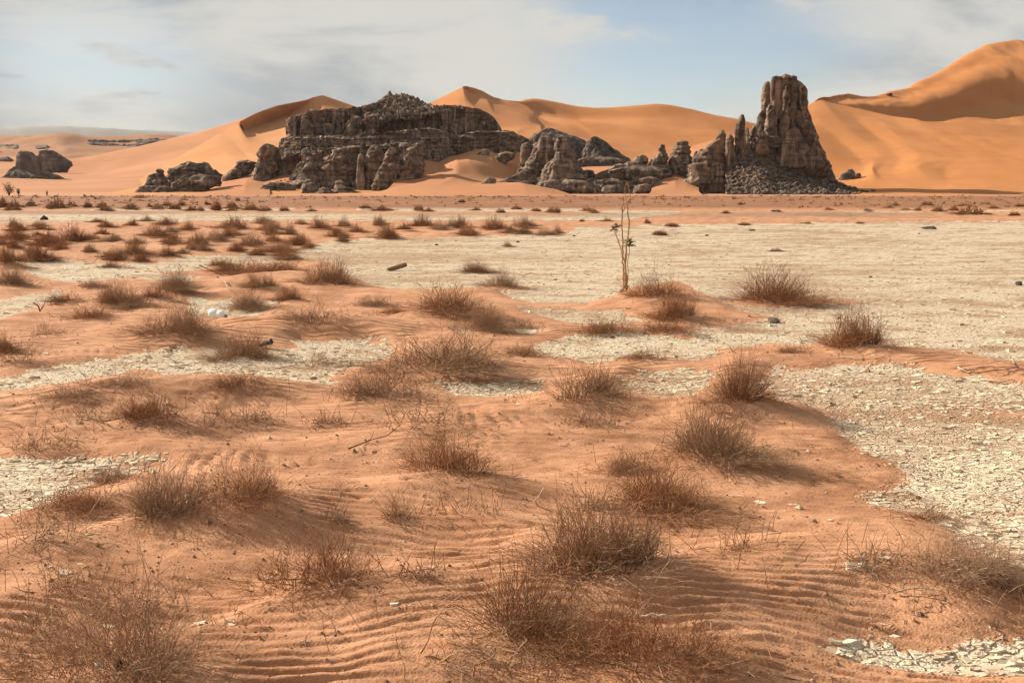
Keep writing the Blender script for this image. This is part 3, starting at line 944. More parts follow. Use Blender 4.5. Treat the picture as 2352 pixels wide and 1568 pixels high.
# plateau on the horizon; haze is partly put into its paled stone colour
pl = loft([[(-900,296,7200),(-300,293,7000),(0,293,7000),(34,293,7000),(38,290,7000),(165,290,7000),(170,292,7000),(220,293,7000),(300,298,7000),(420,302,7100),(700,310,7200)],
           [(-900,330,6800),(0,330,6700),(700,335,6800)], [(-900,400,6000),(0,400,6000),(700,400,6000)]], 160, 30, sm=.002, und=7, uscale=900, seed=31, back=400)
join_patches('hills', [pl], mat_plain('haze_paled_stone', (0.30, 0.275, 0.25), (0.25, 0.23, 0.21), .002))

# sand banked up between the rocks
def drift(name, lines, Z, seed, mat=M_DRIFT, und=.35):
    P = loft(lines, 120, 50, Z, sm=.008, und=und, uscale=14, seed=seed)
    return join_patches(name, [P], mat)

D1o, D1b = drift('sand_drift', [
    [(380,600,434),(470,590,434),(540,585,434),(600,640,432),(700,690,428),(790,695,424),(870,675,424),(960,640,426),(1040,625,428),(1120,670,426),(1250,690,424),(1340,665,424),(1420,680,420)],
    [(380,760,405),(520,740,408),(640,800,402),(720,770,400),(800,745,400),(900,740,402),(1100,760,406),(1250,790,412),(1420,830,418)],
    [(250,950,375),(480,910,380),(640,860,385),(800,840,385),(1000,875,388),(1250,885,402),(1500,910,410)],
    [(50,1025,340),(300,960,355),(640,950,355),(900,960,350),(1100,950,350),(1350,935,352),(1600,990,345),(1760,1025,338)],
    [(0,1050,318),(640,1050,318),(1200,1050,318),(1850,1050,318)]], Z2, 41)
D2o, D2b = drift('sand_drift', [
    [(1040,950,415),(1120,915,418),(1300,850,420),(1510,752,426),(1640,700,430)], [(1000,970,395),(1200,940,398),(1400,885,404),(1640,850,412)],
    [(900,1000,372),(1200,985,378),(1400,975,385),(1640,980,396)], [(600,1050,325),(1200,1050,325),(1450,1045,340),(1640,1045,362)]], Z1, 42)
D3o, D3b = drift('sand_drift', [
    [(640,1000,412),(850,890,430),(1000,860,432),(1110,830,436),(1250,850,430)], [(600,1010,390),(850,960,395),(1050,930,395),(1250,950,395)],
    [(480,1040,330),(800,1030,335),(1250,1040,330)]], Z1, 43)
D4o, D4b = drift('sand_drift', [
    [(270,960,404),(330,900,410),(400,875,412),(480,868,412),(550,900,410),(620,960,404)], [(250,1010,385),(340,950,390),(440,935,390),(540,960,388),(640,1010,385)],
    [(240,1060,360),(440,1050,362),(640,1060,360)], [(200,1110,322),(440,1110,322),(700,1110,322)]], Z3, 44)
D5o, D5b = drift('sand_drift', [
    [(300,860,520),(480,760,540),(570,695,550),(640,668,556),(760,634,562),(900,600,566),(1050,580,566)], [(300,900,490),(600,780,500),(1050,700,510)],
    [(300,1000,440),(1050,900,440)]], Z3, 45)
D6o, D6b = drift('sand_drift', [
    [(1560,700,520),(1800,800,500),(1900,790,505),(2100,785,505),(2300,760,510),(2500,740,515)], [(1560,860,470),(1900,860,470),(2500,840,470)],
    [(1560,1000,430),(2500,1000,430)]], Z2, 46)
D7o, D7b = drift('sand_drift', [
    [(1380,560,500),(1500,545,505),(1640,545,505),(1780,525,508),(1900,560,505)], [(1380,640,470),(1900,640,470)]], Z1, 47)


# ------------------------------------------------------------------ rock
def rock_disp(x, y, z, st, seed):
    """outward displacement in metres; st: strata, fissure, block, rough amplitudes, fissure spacing, bed thickness"""
    As, Af, Ab, Ar, wf, Ls = st
    d = np.zeros_like(x)
    warp = n3(x / 11, y / 11, z / 11, seed + 5)
    if As:
        t = z / Ls + 0.9 * warp + .25 * n3(x / 3.5, y / 3.5, z / 6, seed + 15)
        a = n2(t, t * 0 + seed * 1.3, seed + 1); b_ = n2(t * 2.7, t * 0 + seed * 2.1, seed + 2)
        led = np.tanh(a * 5.0) * .6 + np.tanh(b_ * 4.5) * .4
        # beds break off unevenly along the face
        led = led * (.55 + .6 * n3(x / 4.5, y / 4.5, z / (Ls * 1.2), seed + 12)) + .45 * n3(x / 2.6, y / 2.6, z / (Ls * .6), seed + 13)
        d += As * led
    if Af:
        xx = x + 1.5 * warp * wf * .3
        f = np.abs(n3(xx / wf, y / wf, z / (wf * 5), seed + 3))
        d -= Af * np.clip(1 - f / .15, 0, 1) ** 1.2
        f2 = np.abs(n3(xx / (wf * .40), y / (wf * .40), z / (wf * 1.8), seed + 4))
        d -= .55 * Af * np.clip(1 - f2 / .16, 0, 1)
        d += .75 * Af * n3(xx / (wf * .9), y / (wf * .9), z / (wf * 5), seed + 14)
    if Ab:
        v, e = cell3(x / 2.3, y / 2.3, z / 1.7, seed + 6)
        d += Ab * (v - .5) * 1.4 - Ab * .8 * np.clip(1 - e / .14, 0, 1)
        v, e = cell3(x / 1.0, y / 1.0, z / .75, seed + 16)
        d += Ab * (v - .5) * .75
    if Ar:
        d += Ar * fbm3(x / 1.9, y / 1.9, z / 1.6, 3, seed + 7, .65)
    return d


#            strata fissure block rough spacing bed
CLIFF = (0.22, 1.85, 0.50, 0.55, 3.2, 2.2)
DOME = (0.70, 0.95, 0.28, 0.45, 5.2, 1.35)
LEDGE = (0.95, 0.95, 0.50, 0.45, 4.4, 1.3)
RUBBLE = (0.15, 0.40, 1.30, 0.55, 4.0, 2.0)
TOWERC = (0.12, 1.95, 0.20, 0.50, 2.6, 2.6)
SLAB = (0.28, 0.50, 0.15, 0.40, 5.5, 2.4)


def stack(prof, Z, D, style, seed, ratio=.8, res=.43, bmin=1.5, power=2.6, bury=2.5, skew=0.0, cap=1.0):
    """a rock body grown from its width at a series of heights; round in plan, bedded and fissured"""
    L = []
    for (Y, xl, xr) in prof:
        (x0, yv), (x1, _) = Z(xl, Y), Z(xr, Y)
        p0 = at(x0, yv, D); p1 = at(x1, yv, D)
        L.append((p0[2], p0[0], p1[0]))
    L.sort()
    L = np.array(L)
    zlo = L[0, 0] - bury; zhi = L[-1, 0]
    nz = int(np.clip((zhi - zlo) / res, 10, 150))
    zs = np.linspace(zlo, zhi, nz)
    xl = np.interp(zs, L[:, 0], L[:, 1]); xr = np.interp(zs, L[:, 0], L[:, 2])
    def sm(a):
        k = 2
        p = np.concatenate([a[:1]] * k + [a] + [a[-1:]] * k)
        return np.convolve(p, np.ones(2 * k + 1) / (2 * k + 1), 'valid')
    xl = sm(xl); xr = sm(xr)
    a = (xr - xl) / 2; cx = (xr + xl) / 2
    b = np.maximum(a * ratio, np.minimum(bmin, a * 1.4))
    # never wider than deep enough to stay one smooth body
    nt = int(np.clip(2 * PI * max(a.max() * .8, 1) / res, 24, 260))
    th = np.linspace(0, 2 * PI, nt, endpoint=False) + .01
    c, s = np.cos(th), np.sin(th)
    e = 2 / power
    ux = np.sign(c) * np.abs(c) ** e; uy = np.sign(s) * np.abs(s) ** e
    X = cx[:, None] + a[:, None] * ux[None]
    Y = D + b[:, None] * uy[None] + skew * (zs[:, None] - zlo)
    Zz = np.repeat(zs[:, None], nt, 1)
    nx = c[None] / np.maximum(a, .3)[:, None]; ny = s[None] / np.maximum(b, .3)[:, None]
    ln = np.sqrt(nx**2 + ny**2); nx /= ln; ny /= ln
    lim = np.minimum(1.0, np.minimum(a, b) / 3.0)[:, None]
    d = rock_disp(X, Y, Zz, style, seed) * lim
    amax = a.max()
    d = d + .16 * a[:, None] * n3(X / (amax * .8) + 9, Y / (amax * .8), Zz / (amax * 1.1), seed + 60)
    X = X + nx * d; Y = Y + ny * d
    Zz = Zz + .35 * fbm3(X / 1.7, Y / 1.7, Zz / 1.7, 2, seed + 40) * lim
    V = np.stack([X, Y, Zz], -1).reshape(-1, 3)
    Fq = grid_faces(nt, nz, wrap=True)
    # crown: shrink rings to a centre
    rings = [V[-nt:]]
    ctr = np.array((cx[-1], D + skew * (zhi - zlo), zhi + .25 * min(a[-1], 2.0) * cap))
    base = len(V)
    extra = []
    for r, f in enumerate((.72, .4, .12)):
        ring = ctr + (V[(nz - 1) * nt:nz * nt] - ctr) * f
        ring[:, 2] += .12 * a[-1] * math.sqrt(1 - f) * cap + .4 * fbm3(ring[:, 0] / 2, ring[:, 1] / 2, ring[:, 2] / 2, 2, seed + 9) * min(1, a[-1] / 2)
        extra.append(ring)
    V = np.concatenate([V] + extra)
    Fe = grid_faces(nt, 4, wrap=True) + (nz - 1) * nt
    cap_f = np.arange(base + 2 * nt, base + 3 * nt)
    faces = np.concatenate([Fq, Fe])
    tri = len(V)
    V = np.concatenate([V, ctr[None] + np.array([[0, 0, .15 * a[-1] * cap]])])
    k = np.arange(nt)
    capq = np.stack([base + 2 * nt + k, base + 2 * nt + (k + 1) % nt, np.full(nt, tri), np.full(nt, tri)], -1)
    return V, faces, capq[:, :3]


def wall(top, bot, Z, D, T, style, seed, res=.42, lean=.0, dcurve=0.0, bury=1.5, jag=0.0, pw=5.0):
    """a cliff: its top edge and its foot run along the rock; rounded ends, flat-ish top"""
    tv = np.array([Z(*p) for p in top]); bv = np.array([Z(*p) for p in bot])
    x0, x1 = tv[0, 0], tv[-1, 0]
    w = (x1 - x0) * D / F
    nu = int(np.clip(w / res, 20, 420))
    xs = np.linspace(x0, x1, nu)
    ty = np.interp(xs, tv[:, 0], tv[:, 1]); by = np.interp(xs, bv[:, 0], bv[:, 1])
    u = np.linspace(-1, 1, nu)
    half = T / 2 * np.maximum(1 - np.abs(u) ** pw, 0.004) ** (1 / pw * 1.2)
    ctr = D + dcurve * (u ** 2)
    ztop = np.array([at(x, y, D)[2] for x, y in zip(xs, ty)])
    zbot = np.array([at(x, y, D)[2] for x, y in zip(xs, by)]) - bury
    X0 = (xs - 1176) / F * D * (1 + 0.0)
    # direction to depth correction for x (true perspective)
    X0 = np.array([at(x, y, D)[0] for x, y in zip(xs, ty)])
    if jag:
        ztop = ztop + jag * (np.round(2.2 * fbm2(X0 / 3.0, X0 * 0 + seed, 3, seed)) / 2.2 + .4 * n2(X0 / .9, X0 * 0, seed + 2))
    nz = int(np.clip((ztop - zbot).max() / res, 8, 120))
    rows, nrm = [], []
    for s in np.linspace(0, 1, nz):                      # front face
        rows.append(np.stack([X0, ctr - half - lean * (1 - s) * half, zbot + (ztop - zbot) * s], -1)); nrm.append((0, -1, 0))
    for s in np.linspace(0, 1, 9)[1:]:                   # top
        rows.append(np.stack([X0, ctr - half + 2 * half * s, ztop + .6 * np.sin(s * PI) * np.minimum(1, half / 4)], -1)); nrm.append((0, 0, .45))
    for s in np.linspace(1, 0, 8)[1:]:                   # back
        rows.append(np.stack([X0, ctr + half, zbot + (ztop - zbot) * s], -1)); nrm.append((0, 1, 0))
    P = np.array(rows); N = np.array(nrm)[:, None, :]
    lim = np.minimum(1, half / 2.5)[None, :]
    d = rock_disp(P[..., 0], P[..., 1] * .6, P[..., 2], style, seed) * lim
    P = P + N * d[..., None]
    P[..., 0] += .3 * fbm3(P[..., 0] / 2, P[..., 1] / 2, P[..., 2] / 2, 2, seed + 20)
    return P.reshape(-1, 3), grid_faces(nu, len(rows)), None


def rock_obj(name, geo, mat, parent=None):
    V, Fq, Ft = geo
    me = bpy.data.meshes.new(name)
    if Ft is None:
        me = mesh_from(name, V, Fq, False, [mat])
    else:
        nq, ntr = len(Fq), len(Ft)
        me.vertices.add(len(V)); me.vertices.foreach_set('co', np.asarray(V, np.float32).ravel())
        me.loops.add(nq * 4 + ntr * 3)
        me.loops.foreach_set('vertex_index', np.concatenate([Fq.ravel(), Ft.ravel()]).astype(np.int32))
        me.polygons.add(nq + ntr)
        me.polygons.foreach_set('loop_start', np.concatenate([np.arange(0, nq * 4, 4), nq * 4 + np.arange(0, ntr * 3, 3)]).astype(np.int32))
        me.materials.append(mat)
        me.update(calc_edges=True)
    o = link(name, me, parent)
    return o


def place_rock(root, name, geo, mat):
    """parts are written in world space; the root sits at the foot of the rock"""
    o = rock_obj(name, geo, mat, root)
    o.matrix_parent_inverse = Matrix.Translation(root.location).inverted()
    return o


def root_empty(name, xv, yv, D, label, cat, group=None):
    e = bpy.data.objects.new(name, None)
    COL.objects.link(e)
    e.empty_display_size = 1.0
    p = at(xv, yv, D)
    e.location = p
    return tag(e, label, cat, group)


SD = [100]
def sd():
    SD[0] += 7
    return SD[0]


def rubble_loft(parent, name, lines, Z, mat, nu=150, nv=60, cell=1.5, amp=1.3, seed=1):
    P = loft(lines, nu, nv, Z, sm=.008)
    x, y, z = P[..., 0], P[..., 1], P[..., 2]
    v, e = cell3(x / cell, y / cell, z / cell, seed)
    v2, e2 = cell3(x / (cell * .5), y / (cell * .5), z / (cell * .5), seed + 9)
    d = (v - .45) * amp - .55 * amp * np.clip(1 - e / .18, 0, 1) + (v2 - .5) * amp * .55
    P[..., 2] += d; P[..., 1] -= d * .5; P[..., 0] -= d * .2
    me = mesh_from(name, P.reshape(-1, 3), grid_faces(P.shape[1], P.shape[0]), False, [mat])
    o = link(name, me, parent); o.matrix_parent_inverse = Matrix.Translation(parent.location).inverted()
    return o


def pebble_mesh(name, seed, mat, flat=.75, sub=1):
    r = np.random.RandomState(seed)
    import bmesh
    bm = bmesh.new()
    bmesh.ops.create_icosphere(bm, subdivisions=sub, radius=1.0)
    for v in bm.verts:
        v.co *= 1 + r.uniform(-.28, .28)
        v.co.z *= flat
        v.co.x *= 1.0 + .15 * r.rand()
    # a few flat breaks
    for _ in range(3):
        n = Vector(r.normal(size=3)).normalized()
        for v in bm.verts:
            d = v.co.dot(n) - .62
            if d > 0:
                v.co -= n * d * .9
    me = bpy.data.meshes.new(name)
    bm.to_mesh(me); bm.free()
    me.materials.append(mat)
    return me


BOULD = [pebble_mesh('boulder', 900 + i, M_BOULDER, .8) for i in range(6)]

# ---- the long flat-topped massif
massif = root_empty('rock_massif', 1000, 445, 400, 'long dark flat-topped sandstone massif with sand banked against it', 'rock massif')
def ms(name, prof, Z, D, style, **k):
    return place_rock(massif, name, stack(prof, Z, D, style, sd(), **k), M_ROCK)
def mwl(name, top, bot, Z, D, T, style, **k):
    return place_rock(massif, name, wall(top, bot, Z, D, T, style, sd(), **k), M_ROCK)
X2 = 2016.0 + 0.0       # Z2 -> Z1 abscissa
# upper cliff (Z1 abscissae)
mwl('upper_cliff', [(1400,420),(1425,400),(1500,392),(1545,368),(1590,380),(1615,335),(1650,340),(1690,345),(1760,325),(1900,322),(2020,312),(2100,290),(2160,262)],
    [(1400,560),(1500,560),(1700,545),(1900,540),(2160,530)], Z1, 452, 26, CLIFF, jag=.7)
mwl('upper_cliff', [(2080,350),(2130,372),(2200,388),(2300,372),(2400,352),(2500,336),(2600,318),(2700,306),(2800,304)],
    [(2090,540),(2300,520),(2800,520)], Z1, 455, 34, CLIFF, jag=1.0)
mwl('upper_cliff', [(2600,296),(2700,297),(2850,302),(2950,318),(3020,330),(3060,352),(3100,372),(3145,425),(3175,465),(3195,510)],
    [(2600,520),(2850,535),(3195,530)], Z1, 450, 30, CLIFF, jag=.4)
rubble_loft(massif, 'summit_crag', [
    [(2030,330,462),(2100,292,462),(2150,255,463),(2165,212,464),(2200,196,464),(2235,190,464),(2262,168,464),(2300,178,464),(2330,186,464),(2385,176,464),(2420,190,464),(2455,196,464),(2480,222,464),(2510,246,464),(2560,268,463),(2640,292,462),(2720,306,461)],
    [(2030,345,446),(2150,300,450),(2200,255,454),(2262,230,456),(2330,235,456),(2420,245,455),(2500,275,452),(2600,295,448),(2720,312,446)],
    [(2030,370,436),(2150,365,436),(2250,350,437),(2350,335,438),(2450,325,438),(2600,322,437),(2720,322,437)],
    [(2030,420,432),(2150,420,432),(2350,400,433),(2600,360,434),(2720,340,435)]], Z1, M_ROCK, 190, 70, 2.0, 2.1, 71)
ms('cliff_column', [(400,1415,1480),(430,1400,1490),(480,1400,1490),(540,1390,1500)], Z1, 437, CLIFF)
ms('cliff_column', [(375,1510,1570),(400,1495,1590),(450,1485,1610),(540,1480,1625)], Z1, 438, CLIFF)
ms('cliff_column', [(333,1612,1645),(352,1605,1665),(375,1590,1680),(450,1595,1680)], Z1, 440, CLIFF)
ms('cliff_column', [(440,1700,1790),(480,1690,1790),(545,1680,1800)], Z1, 436, CLIFF)
ms('cliff_column', [(380,1920,2020),(430,1890,2030),(540,1880,2040)], Z1, 436, CLIFF)
ms('cliff_column', [(370,2060,2180),(430,2040,2190),(535,2030,2190)], Z1, 436, CLIFF)
# the sloping shoulder under the cliff
mwl('shoulder', [(1340,610),(1400,560),(1600,548),(1800,545),(2000,540),(2200,525),(2360,510),(2500,490),(2640,490),(2760,520)],
    [(1340,900),(1600,960),(2000,1000),(2400,960),(2760,820)], Z1, 428, 32, LEDGE, lean=.55, pw=4)
rubble_loft(massif, 'rubble_slope', [[(1880,545,432),(2000,540,432),(2200,520,432),(2400,500,432),(2560,500,430)], [(1880,600,416),(2100,590,414),(2300,560,414),(2560,560,416)], [(1880,700,404),(2100,690,402),(2300,640,404),(2560,620,408)]], Z1, M_ROCK, 130, 50, 1.5, 1.4, 72)
rubble_loft(massif, 'rubble_slope', [[(1340,600,428),(1400,560,436),(1600,552,436),(1900,545,434)], [(1330,640,414),(1500,610,416),(1700,600,416),(1900,600,415)], [(1330,720,404),(1550,680,404),(1900,690,404)]], Z1, M_ROCK, 130, 40, 2.2, 1.2, 73)
# lower buttresses
ms('buttress', [(612,1185,1270),(625,1165,1300),(660,1152,1300),(750,1148,1312),(850,1120,1325),(925,1112,1335)], Z1, 412, CLIFF, ratio=.9)
mwl('buttress', [(1285,640),(1330,650),(1400,655),(1450,655),(1530,650)], [(1285,870),(1400,830),(1530,780)], Z1, 418, 12, CLIFF)
ms('knob', [(645,1530,1560),(670,1512,1572),(730,1508,1572),(800,1518,1560)], Z1, 405, DOME)
ms('buttress', [(600,1590,1680),(650,1570,1760),(720,1580,1800),(800,1540,1820),(900,1480,1830),(1000,1430,1850)], Z1, 414, LEDGE, ratio=.6)
ms('buttress', [(765,1540,1625),(800,1515,1645),(860,1495,1665),(940,1425,1690),(1010,1390,1705)], Z1, 394, DOME, ratio=.8)
ms('buttress', [(650,1790,1890),(680,1755,1930),(740,1715,1965),(800,1690,1975),(880,1655,1985),(960,1640,2000),(1010,1640,2000)], Z1, 396, LEDGE, ratio=.7)
ms('pillar', [(690,1995,2030),(705,1985,2042),(850,1975,2046),(985,1972,2052)], Z1, 388, SLAB, ratio=1.0)
ms('pillar', [(635,2085,2170),(660,2060,2205),(720,2050,2215),(800,2045,2200),(880,2045,2165),(985,2045,2125)], Z1, 390, SLAB, ratio=.9)
ms('buttress', [(640,2255,2300),(665,2225,2325),(720,2205,2350),(800,2160,2352),(880,2125,2345),(960,2100,2310),(1010,2085,2270)], Z1, 384, DOME, ratio=.8)
ms('buttress', [(600,2330,2420),(650,2330,2450),(760,2310,2440),(880,2300,2400),(960,2280,2380)], Z1, 398, DOME, ratio=.8)
ms('buttress', [(605,2450,2540),(640,2410,2552),(700,2385,2550),(760,2360,2540),(850,2325,2545),(900,2310,2520),(945,2300,2480)], Z1, 386, LEDGE, ratio=.7)
mwl('lower_tier', [(1400,960),(1440,900),(1500,800),(1560,730),(1640,690),(1760,650),(1900,640),(2060,630),(2200,620),(2330,600),(2420,610)],
    [(1400,1030),(1700,1035),(2100,1035),(2420,980)], Z1, 406, 18, LEDGE, lean=.6, jag=.3)
ms('boulder', [(905,1550,1610),(930,1530,1625),(970,1520,1635),(1020,1510,1640)], Z1, 372, DOME)
ms('boulder', [(935,1560,1625),(960,1530,1640),(1010,1500,1650),(1030,1480,1660)], Z1, 366, DOME)
ms('foot_ledge', [(975,1650,1740),(1000,1630,1790),(1030,1600,1850)], Z1, 364, LEDGE, ratio=.6)
ms('foot_ledge', [(915,1810,1860),(950,1780,1890),(1000,1740,1980),(1025,1700,2060)], Z1, 370, LEDGE, ratio=.6)
ms('foot_ledge', [(935,1230,1400),(960,1180,1450),(1000,1160,1480),(1025,1200,1500)], Z1, 380, LEDGE, ratio=.4)
# middle tier behind the sand bank
mwl('middle_tier', [(350,510),(420,490),(500,488),(620,492),(700,505),(780,535),(830,545),(880,525),(1000,510),(1150,512),(1280,516),(1350,548),(1420,590),(1450,640)],
    [(350,700),(520,600),(600,650),(780,700),(1100,700),(1450,690)], Z2, 436, 22, LEDGE, jag=.2)
ms('knob', [(560,600,690),(590,580,730),(640,585,760),(680,640,790)], Z2, 424, LEDGE, ratio=.5)
ms('knob', [(655,1000,1060),(680,960,1078),(710,948,1082),(748,965,1070)], Z2, 416, LEDGE, ratio=.7)
ms('knob', [(685,1150,1300),(710,1120,1290),(740,1118,1240),(770,1130,1200)], Z2, 412, LEDGE, ratio=.5)
# domes at the right end
ms('pillar', [(603,1345,1425),(640,1330,1440),(700,1330,1432),(760,1332,1395)], Z2, 404, SLAB)
ms('dome', [(572,1500,1700),(620,1420,1770),(700,1370,1795),(800,1325,1835),(900,1290,1895),(1000,1280,1950)], Z2, 405, LEDGE, ratio=.45)
ms('dome', [(545,1490,1590),(570,1465,1612),(590,1480,1600),(610,1445,1622),(680,1425,1632),(740,1400,1625),(800,1370,1610),(870,1330,1570),(930,1300,1560)], Z2, 398, DOME, ratio=.75)
ms('dome', [(543,1640,1705),(560,1628,1715),(600,1615,1742),(660,1625,1765),(720,1620,1785),(780,1530,1810),(820,1500,1830),(880,1475,1885),(940,1450,1930),(1000,1440,1945),(1030,1440,1960)], Z2, 390, DOME, ratio=.75)
ms('foot_ledge', [(830,1340,1420),(870,1250,1460),(900,1180,1470),(950,1060,1480),(990,1000,1500)], Z2, 378, LEDGE, ratio=.5)
ms('foot_ledge', [(890,1060,1120),(910,1010,1130),(940,985,1130),(965,975,1120)], Z2, 366, DOME, ratio=.6)
ms('foot_ledge', [(930,1500,1900),(970,1450,1980),(1010,1560,2060),(1030,1700,2080)], Z2, 374, LEDGE, ratio=.35)
ms('foot_ledge', [(830,1850,1930),(850,1830,1960),(880,1850,1960)], Z2, 400, DOME, ratio=.6)

def foot_boulders(parent, spots, bvhs, seed):
    r = np.random.RandomState(seed)
    for (X, Y, sz) in spots:
        x, y = Z1(X, Y)
        h = None
        for bv in bvhs:
            h = cast(bv, x, y)
            if h is not None:
                break
        if h is None:
            continue
        me = BOULD[r.randint(6)]
        o = link('boulder', me, parent)
        o.location = Vector(h) - parent.location
        o.scale = (sz, sz * r.uniform(.7, 1), sz * r.uniform(.6, .9)); o.rotation_euler = (r.uniform(-.4, .4), r.uniform(-.4, .4), r.uniform(0, 6.28))


rb_ = np.random.RandomState(77)
foot_boulders(massif, [(1030,970,.7),(1010,1000,.5),(1100,965,.4),(1250,925,.8),(1340,910,.7),(1300,950,.5),(1380,905,.6),(1260,990,.6),(1200,1005,.5),(1150,985,.6),(1420,835,.4),(1450,850,.4),(1400,920,.7),(1240,1000,.6),(1320,1000,.7)]
    + [(rb_.uniform(1150, 1500), rb_.uniform(940, 1015), rb_.uniform(.25, .7)) for _ in range(22)], [D2b, D3b, D1b], 5)
# ---- weathered ledges and balanced rocks between massif and tower
hood = root_empty('rock_outcrop', 1500, 447, 385, 'low layered rock ledges with balanced knobs between massif and tall tower', 'rock outcrop')
def hs(name, prof, Z, D, style, **k):
    return place_rock(hood, name, stack(prof, Z, D, style, sd(), **k), M_ROCK)
place_rock(hood, 'base_ledge', wall([(1250,985),(1440,950),(1600,905),(1900,900),(2000,862),(2200,835),(2350,850),(2420,885),(2480,930)], [(1250,1040),(1900,1040),(2480,1050)], Z2, 397, 16, LEDGE, sd(), lean=.5, jag=.4), M_ROCK)
hs('balanced_knob', [(678,312,352),(700,292,368),(725,296,368),(745,318,366)], Z3, 392, DOME, bury=1)
hs('hoodoo', [(745,315,365),(760,262,382),(790,240,386),(840,222,386),(880,205,388)], Z3, 394, LEDGE)
hs('cap_rock', [(653,455,548),(668,442,560),(690,450,562)], Z3, 396, LEDGE, bury=.8)
hs('hoodoo', [(685,430,565),(700,418,578),(760,395,588),(800,380,592),(870,372,594)], Z3, 397, LEDGE)
hs('hoodoo', [(765,142,188),(785,120,205),(805,105,212),(835,70,215),(880,40,220)], Z3, 396, LEDGE)
hs('ledge', [(830,30,120),(850,0,250),(880,-60,385),(905,-90,390)], Z3, 392, LEDGE, ratio=.35)
hs('ledge', [(890,-100,330),(930,-140,340),(960,-150,335),(990,-120,330)], Z3, 386, LEDGE, ratio=.35)
hs('ledge', [(960,150,300),(985,140,325),(1010,150,322),(1030,170,320)], Z3, 378, DOME, ratio=.5)
hs('ledge', [(1020,110,310),(1060,70,325),(1100,60,330)], Z3, 376, DOME, ratio=.5)
hs('ledge', [(985,-240,60),(1020,-260,150),(1060,-250,160),(1100,-260,150)], Z3, 380, LEDGE, ratio=.35)
hs('ledge', [(830,480,560),(860,440,580),(900,490,590)], Z3, 392, DOME, ratio=.5)
hs('ledge', [(778,2120,2200),(800,2100,2205),(830,2000,2250),(880,1960,2260),(930,1950,2250),(980,1920,2260),(1030,1900,2270)], Z2, 392, LEDGE, ratio=.45)
hs('ledge', [(705,2310,2352),(740,2280,2380),(800,2240,2400),(880,2150,2420),(950,2100,2420)], Z2, 396, LEDGE, ratio=.5)
hs('ledge', [(960,2040,2150),(990,2000,2200),(1030,1990,2210)], Z2, 376, DOME, ratio=.5)

# ---- the tall tower
tower = root_empty('rock_tower', 1790, 447, 380, 'tall fluted sandstone tower rising from a slope of broken boulders', 'rock tower')
def ts(name, prof, Z, D, style, mat=M_TOWER, **k):
    return place_rock(tower, name, stack(prof, Z, D, style, sd(), **k), mat)
ts('shaft', [(97,1345,1408),(108,1305,1442),(125,1268,1470),(160,1250,1486),(200,1238,1540),(330,1232,1545),(380,1240,1550),(500,1290,1590),(600,1300,1618),(680,1300,1645),(760,1295,1680),(820,1285,1710),(885,1260,1735)], Z3, 392, TOWERC, ratio=.85)
ts('flute', [(108,1262,1320),(130,1250,1332),(250,1246,1335),(330,1255,1325),(400,1270,1310)], Z3, 384.5, TOWERC, ratio=.9)
ts('flute', [(100,1335,1385),(140,1328,1392),(250,1325,1395),(300,1335,1385)], Z3, 384, TOWERC, ratio=.9)
ts('flute', [(105,1400,1455),(130,1392,1475),(220,1388,1480),(330,1380,1470),(420,1372,1450),(540,1360,1440)], Z3, 383, TOWERC, ratio=.9)
ts('flute', [(190,1345,1400),(240,1330,1415),(330,1325,1410),(450,1310,1400),(560,1305,1380),(640,1308,1350)], Z3, 382, TOWERC, ratio=.9)
ts('flute', [(185,1490,1530),(210,1482,1546),(320,1480,1546),(420,1478,1540)], Z3, 385, TOWERC, ratio=.9)
ts('flute', [(400,1440,1500),(480,1430,1560),(600,1470,1600),(700,1510,1630),(800,1540,1680)], Z3, 384, CLIFF, ratio=.8, mat=M_TOWER)
ts('flute', [(148,1208,1228),(175,1182,1240),(250,1172,1244),(340,1168,1240),(400,1170,1246),(470,1180,1280)], Z3, 388, TOWERC, ratio=1.0)
ts('face_slab', [(535,1400,1470),(580,1345,1500),(660,1322,1540),(740,1310,1570),(800,1290,1600)], Z3, 381.5, SLAB, ratio=.45)
ts('shoulder', [(342,1222,1252),(375,1205,1275),(440,1200,1285),(560,1190,1300),(640,1150,1310)], Z3, 383, RUBBLE, mat=M_ROCK)
ts('shoulder', [(392,1150,1200),(410,1130,1212),(470,1122,1215),(520,1120,1220),(580,1100,1230)], Z3, 386, CLIFF)
ts('shoulder', [(570,1140,1200),(600,1125,1212),(650,1120,1215),(700,1100,1230)], Z3, 380, DOME)
ts('shoulder', [(520,1085,1130),(560,1065,1150),(620,1040,1190),(700,1010,1260),(780,990,1300)], Z3, 388, RUBBLE, mat=M_ROCK)
ts('core', [(420,1200,1330),(500,1160,1340),(600,1110,1350),(700,1060,1350),(800,1000,1350),(900,960,1400)], Z3, 394, CLIFF, ratio=.5)
ts('plinth', [(785,1280,1650),(805,1225,1705),(840,1230,1725),(870,1280,1735),(890,1320,1728),(905,1340,1690),(1000,1360,1695),(1040,1330,1705),(1090,1300,1720)], Z3, 388, LEDGE, ratio=.7)
ts('pale_slab', [(880,1715,1745),(920,1690,1770),(990,1690,1790)], Z3, 384, SLAB, ratio=.6)
ts('spire', [(424,990,1012),(440,985,1020),(470,958,1028),(500,942,1028),(560,936,1032),(700,936,1042),(800,930,1055)], Z3, 382, TOWERC, ratio=.7)
ts('spire', [(535,1035,1055),(560,1028,1060),(640,1026,1064),(700,1020,1070)], Z3, 384, TOWERC, ratio=.9)
ts('spire', [(588,885,905),(605,875,932),(650,866,940),(740,868,950),(880,880,960)], Z3, 380, CLIFF, ratio=.8)
ts('cone', [(553,828,842),(575,805,856),(600,788,868),(640,765,868),(680,710,872),(720,690,876),(760,610,880),(800,575,884),(850,560,888)], Z3, 384, LEDGE, ratio=.7)
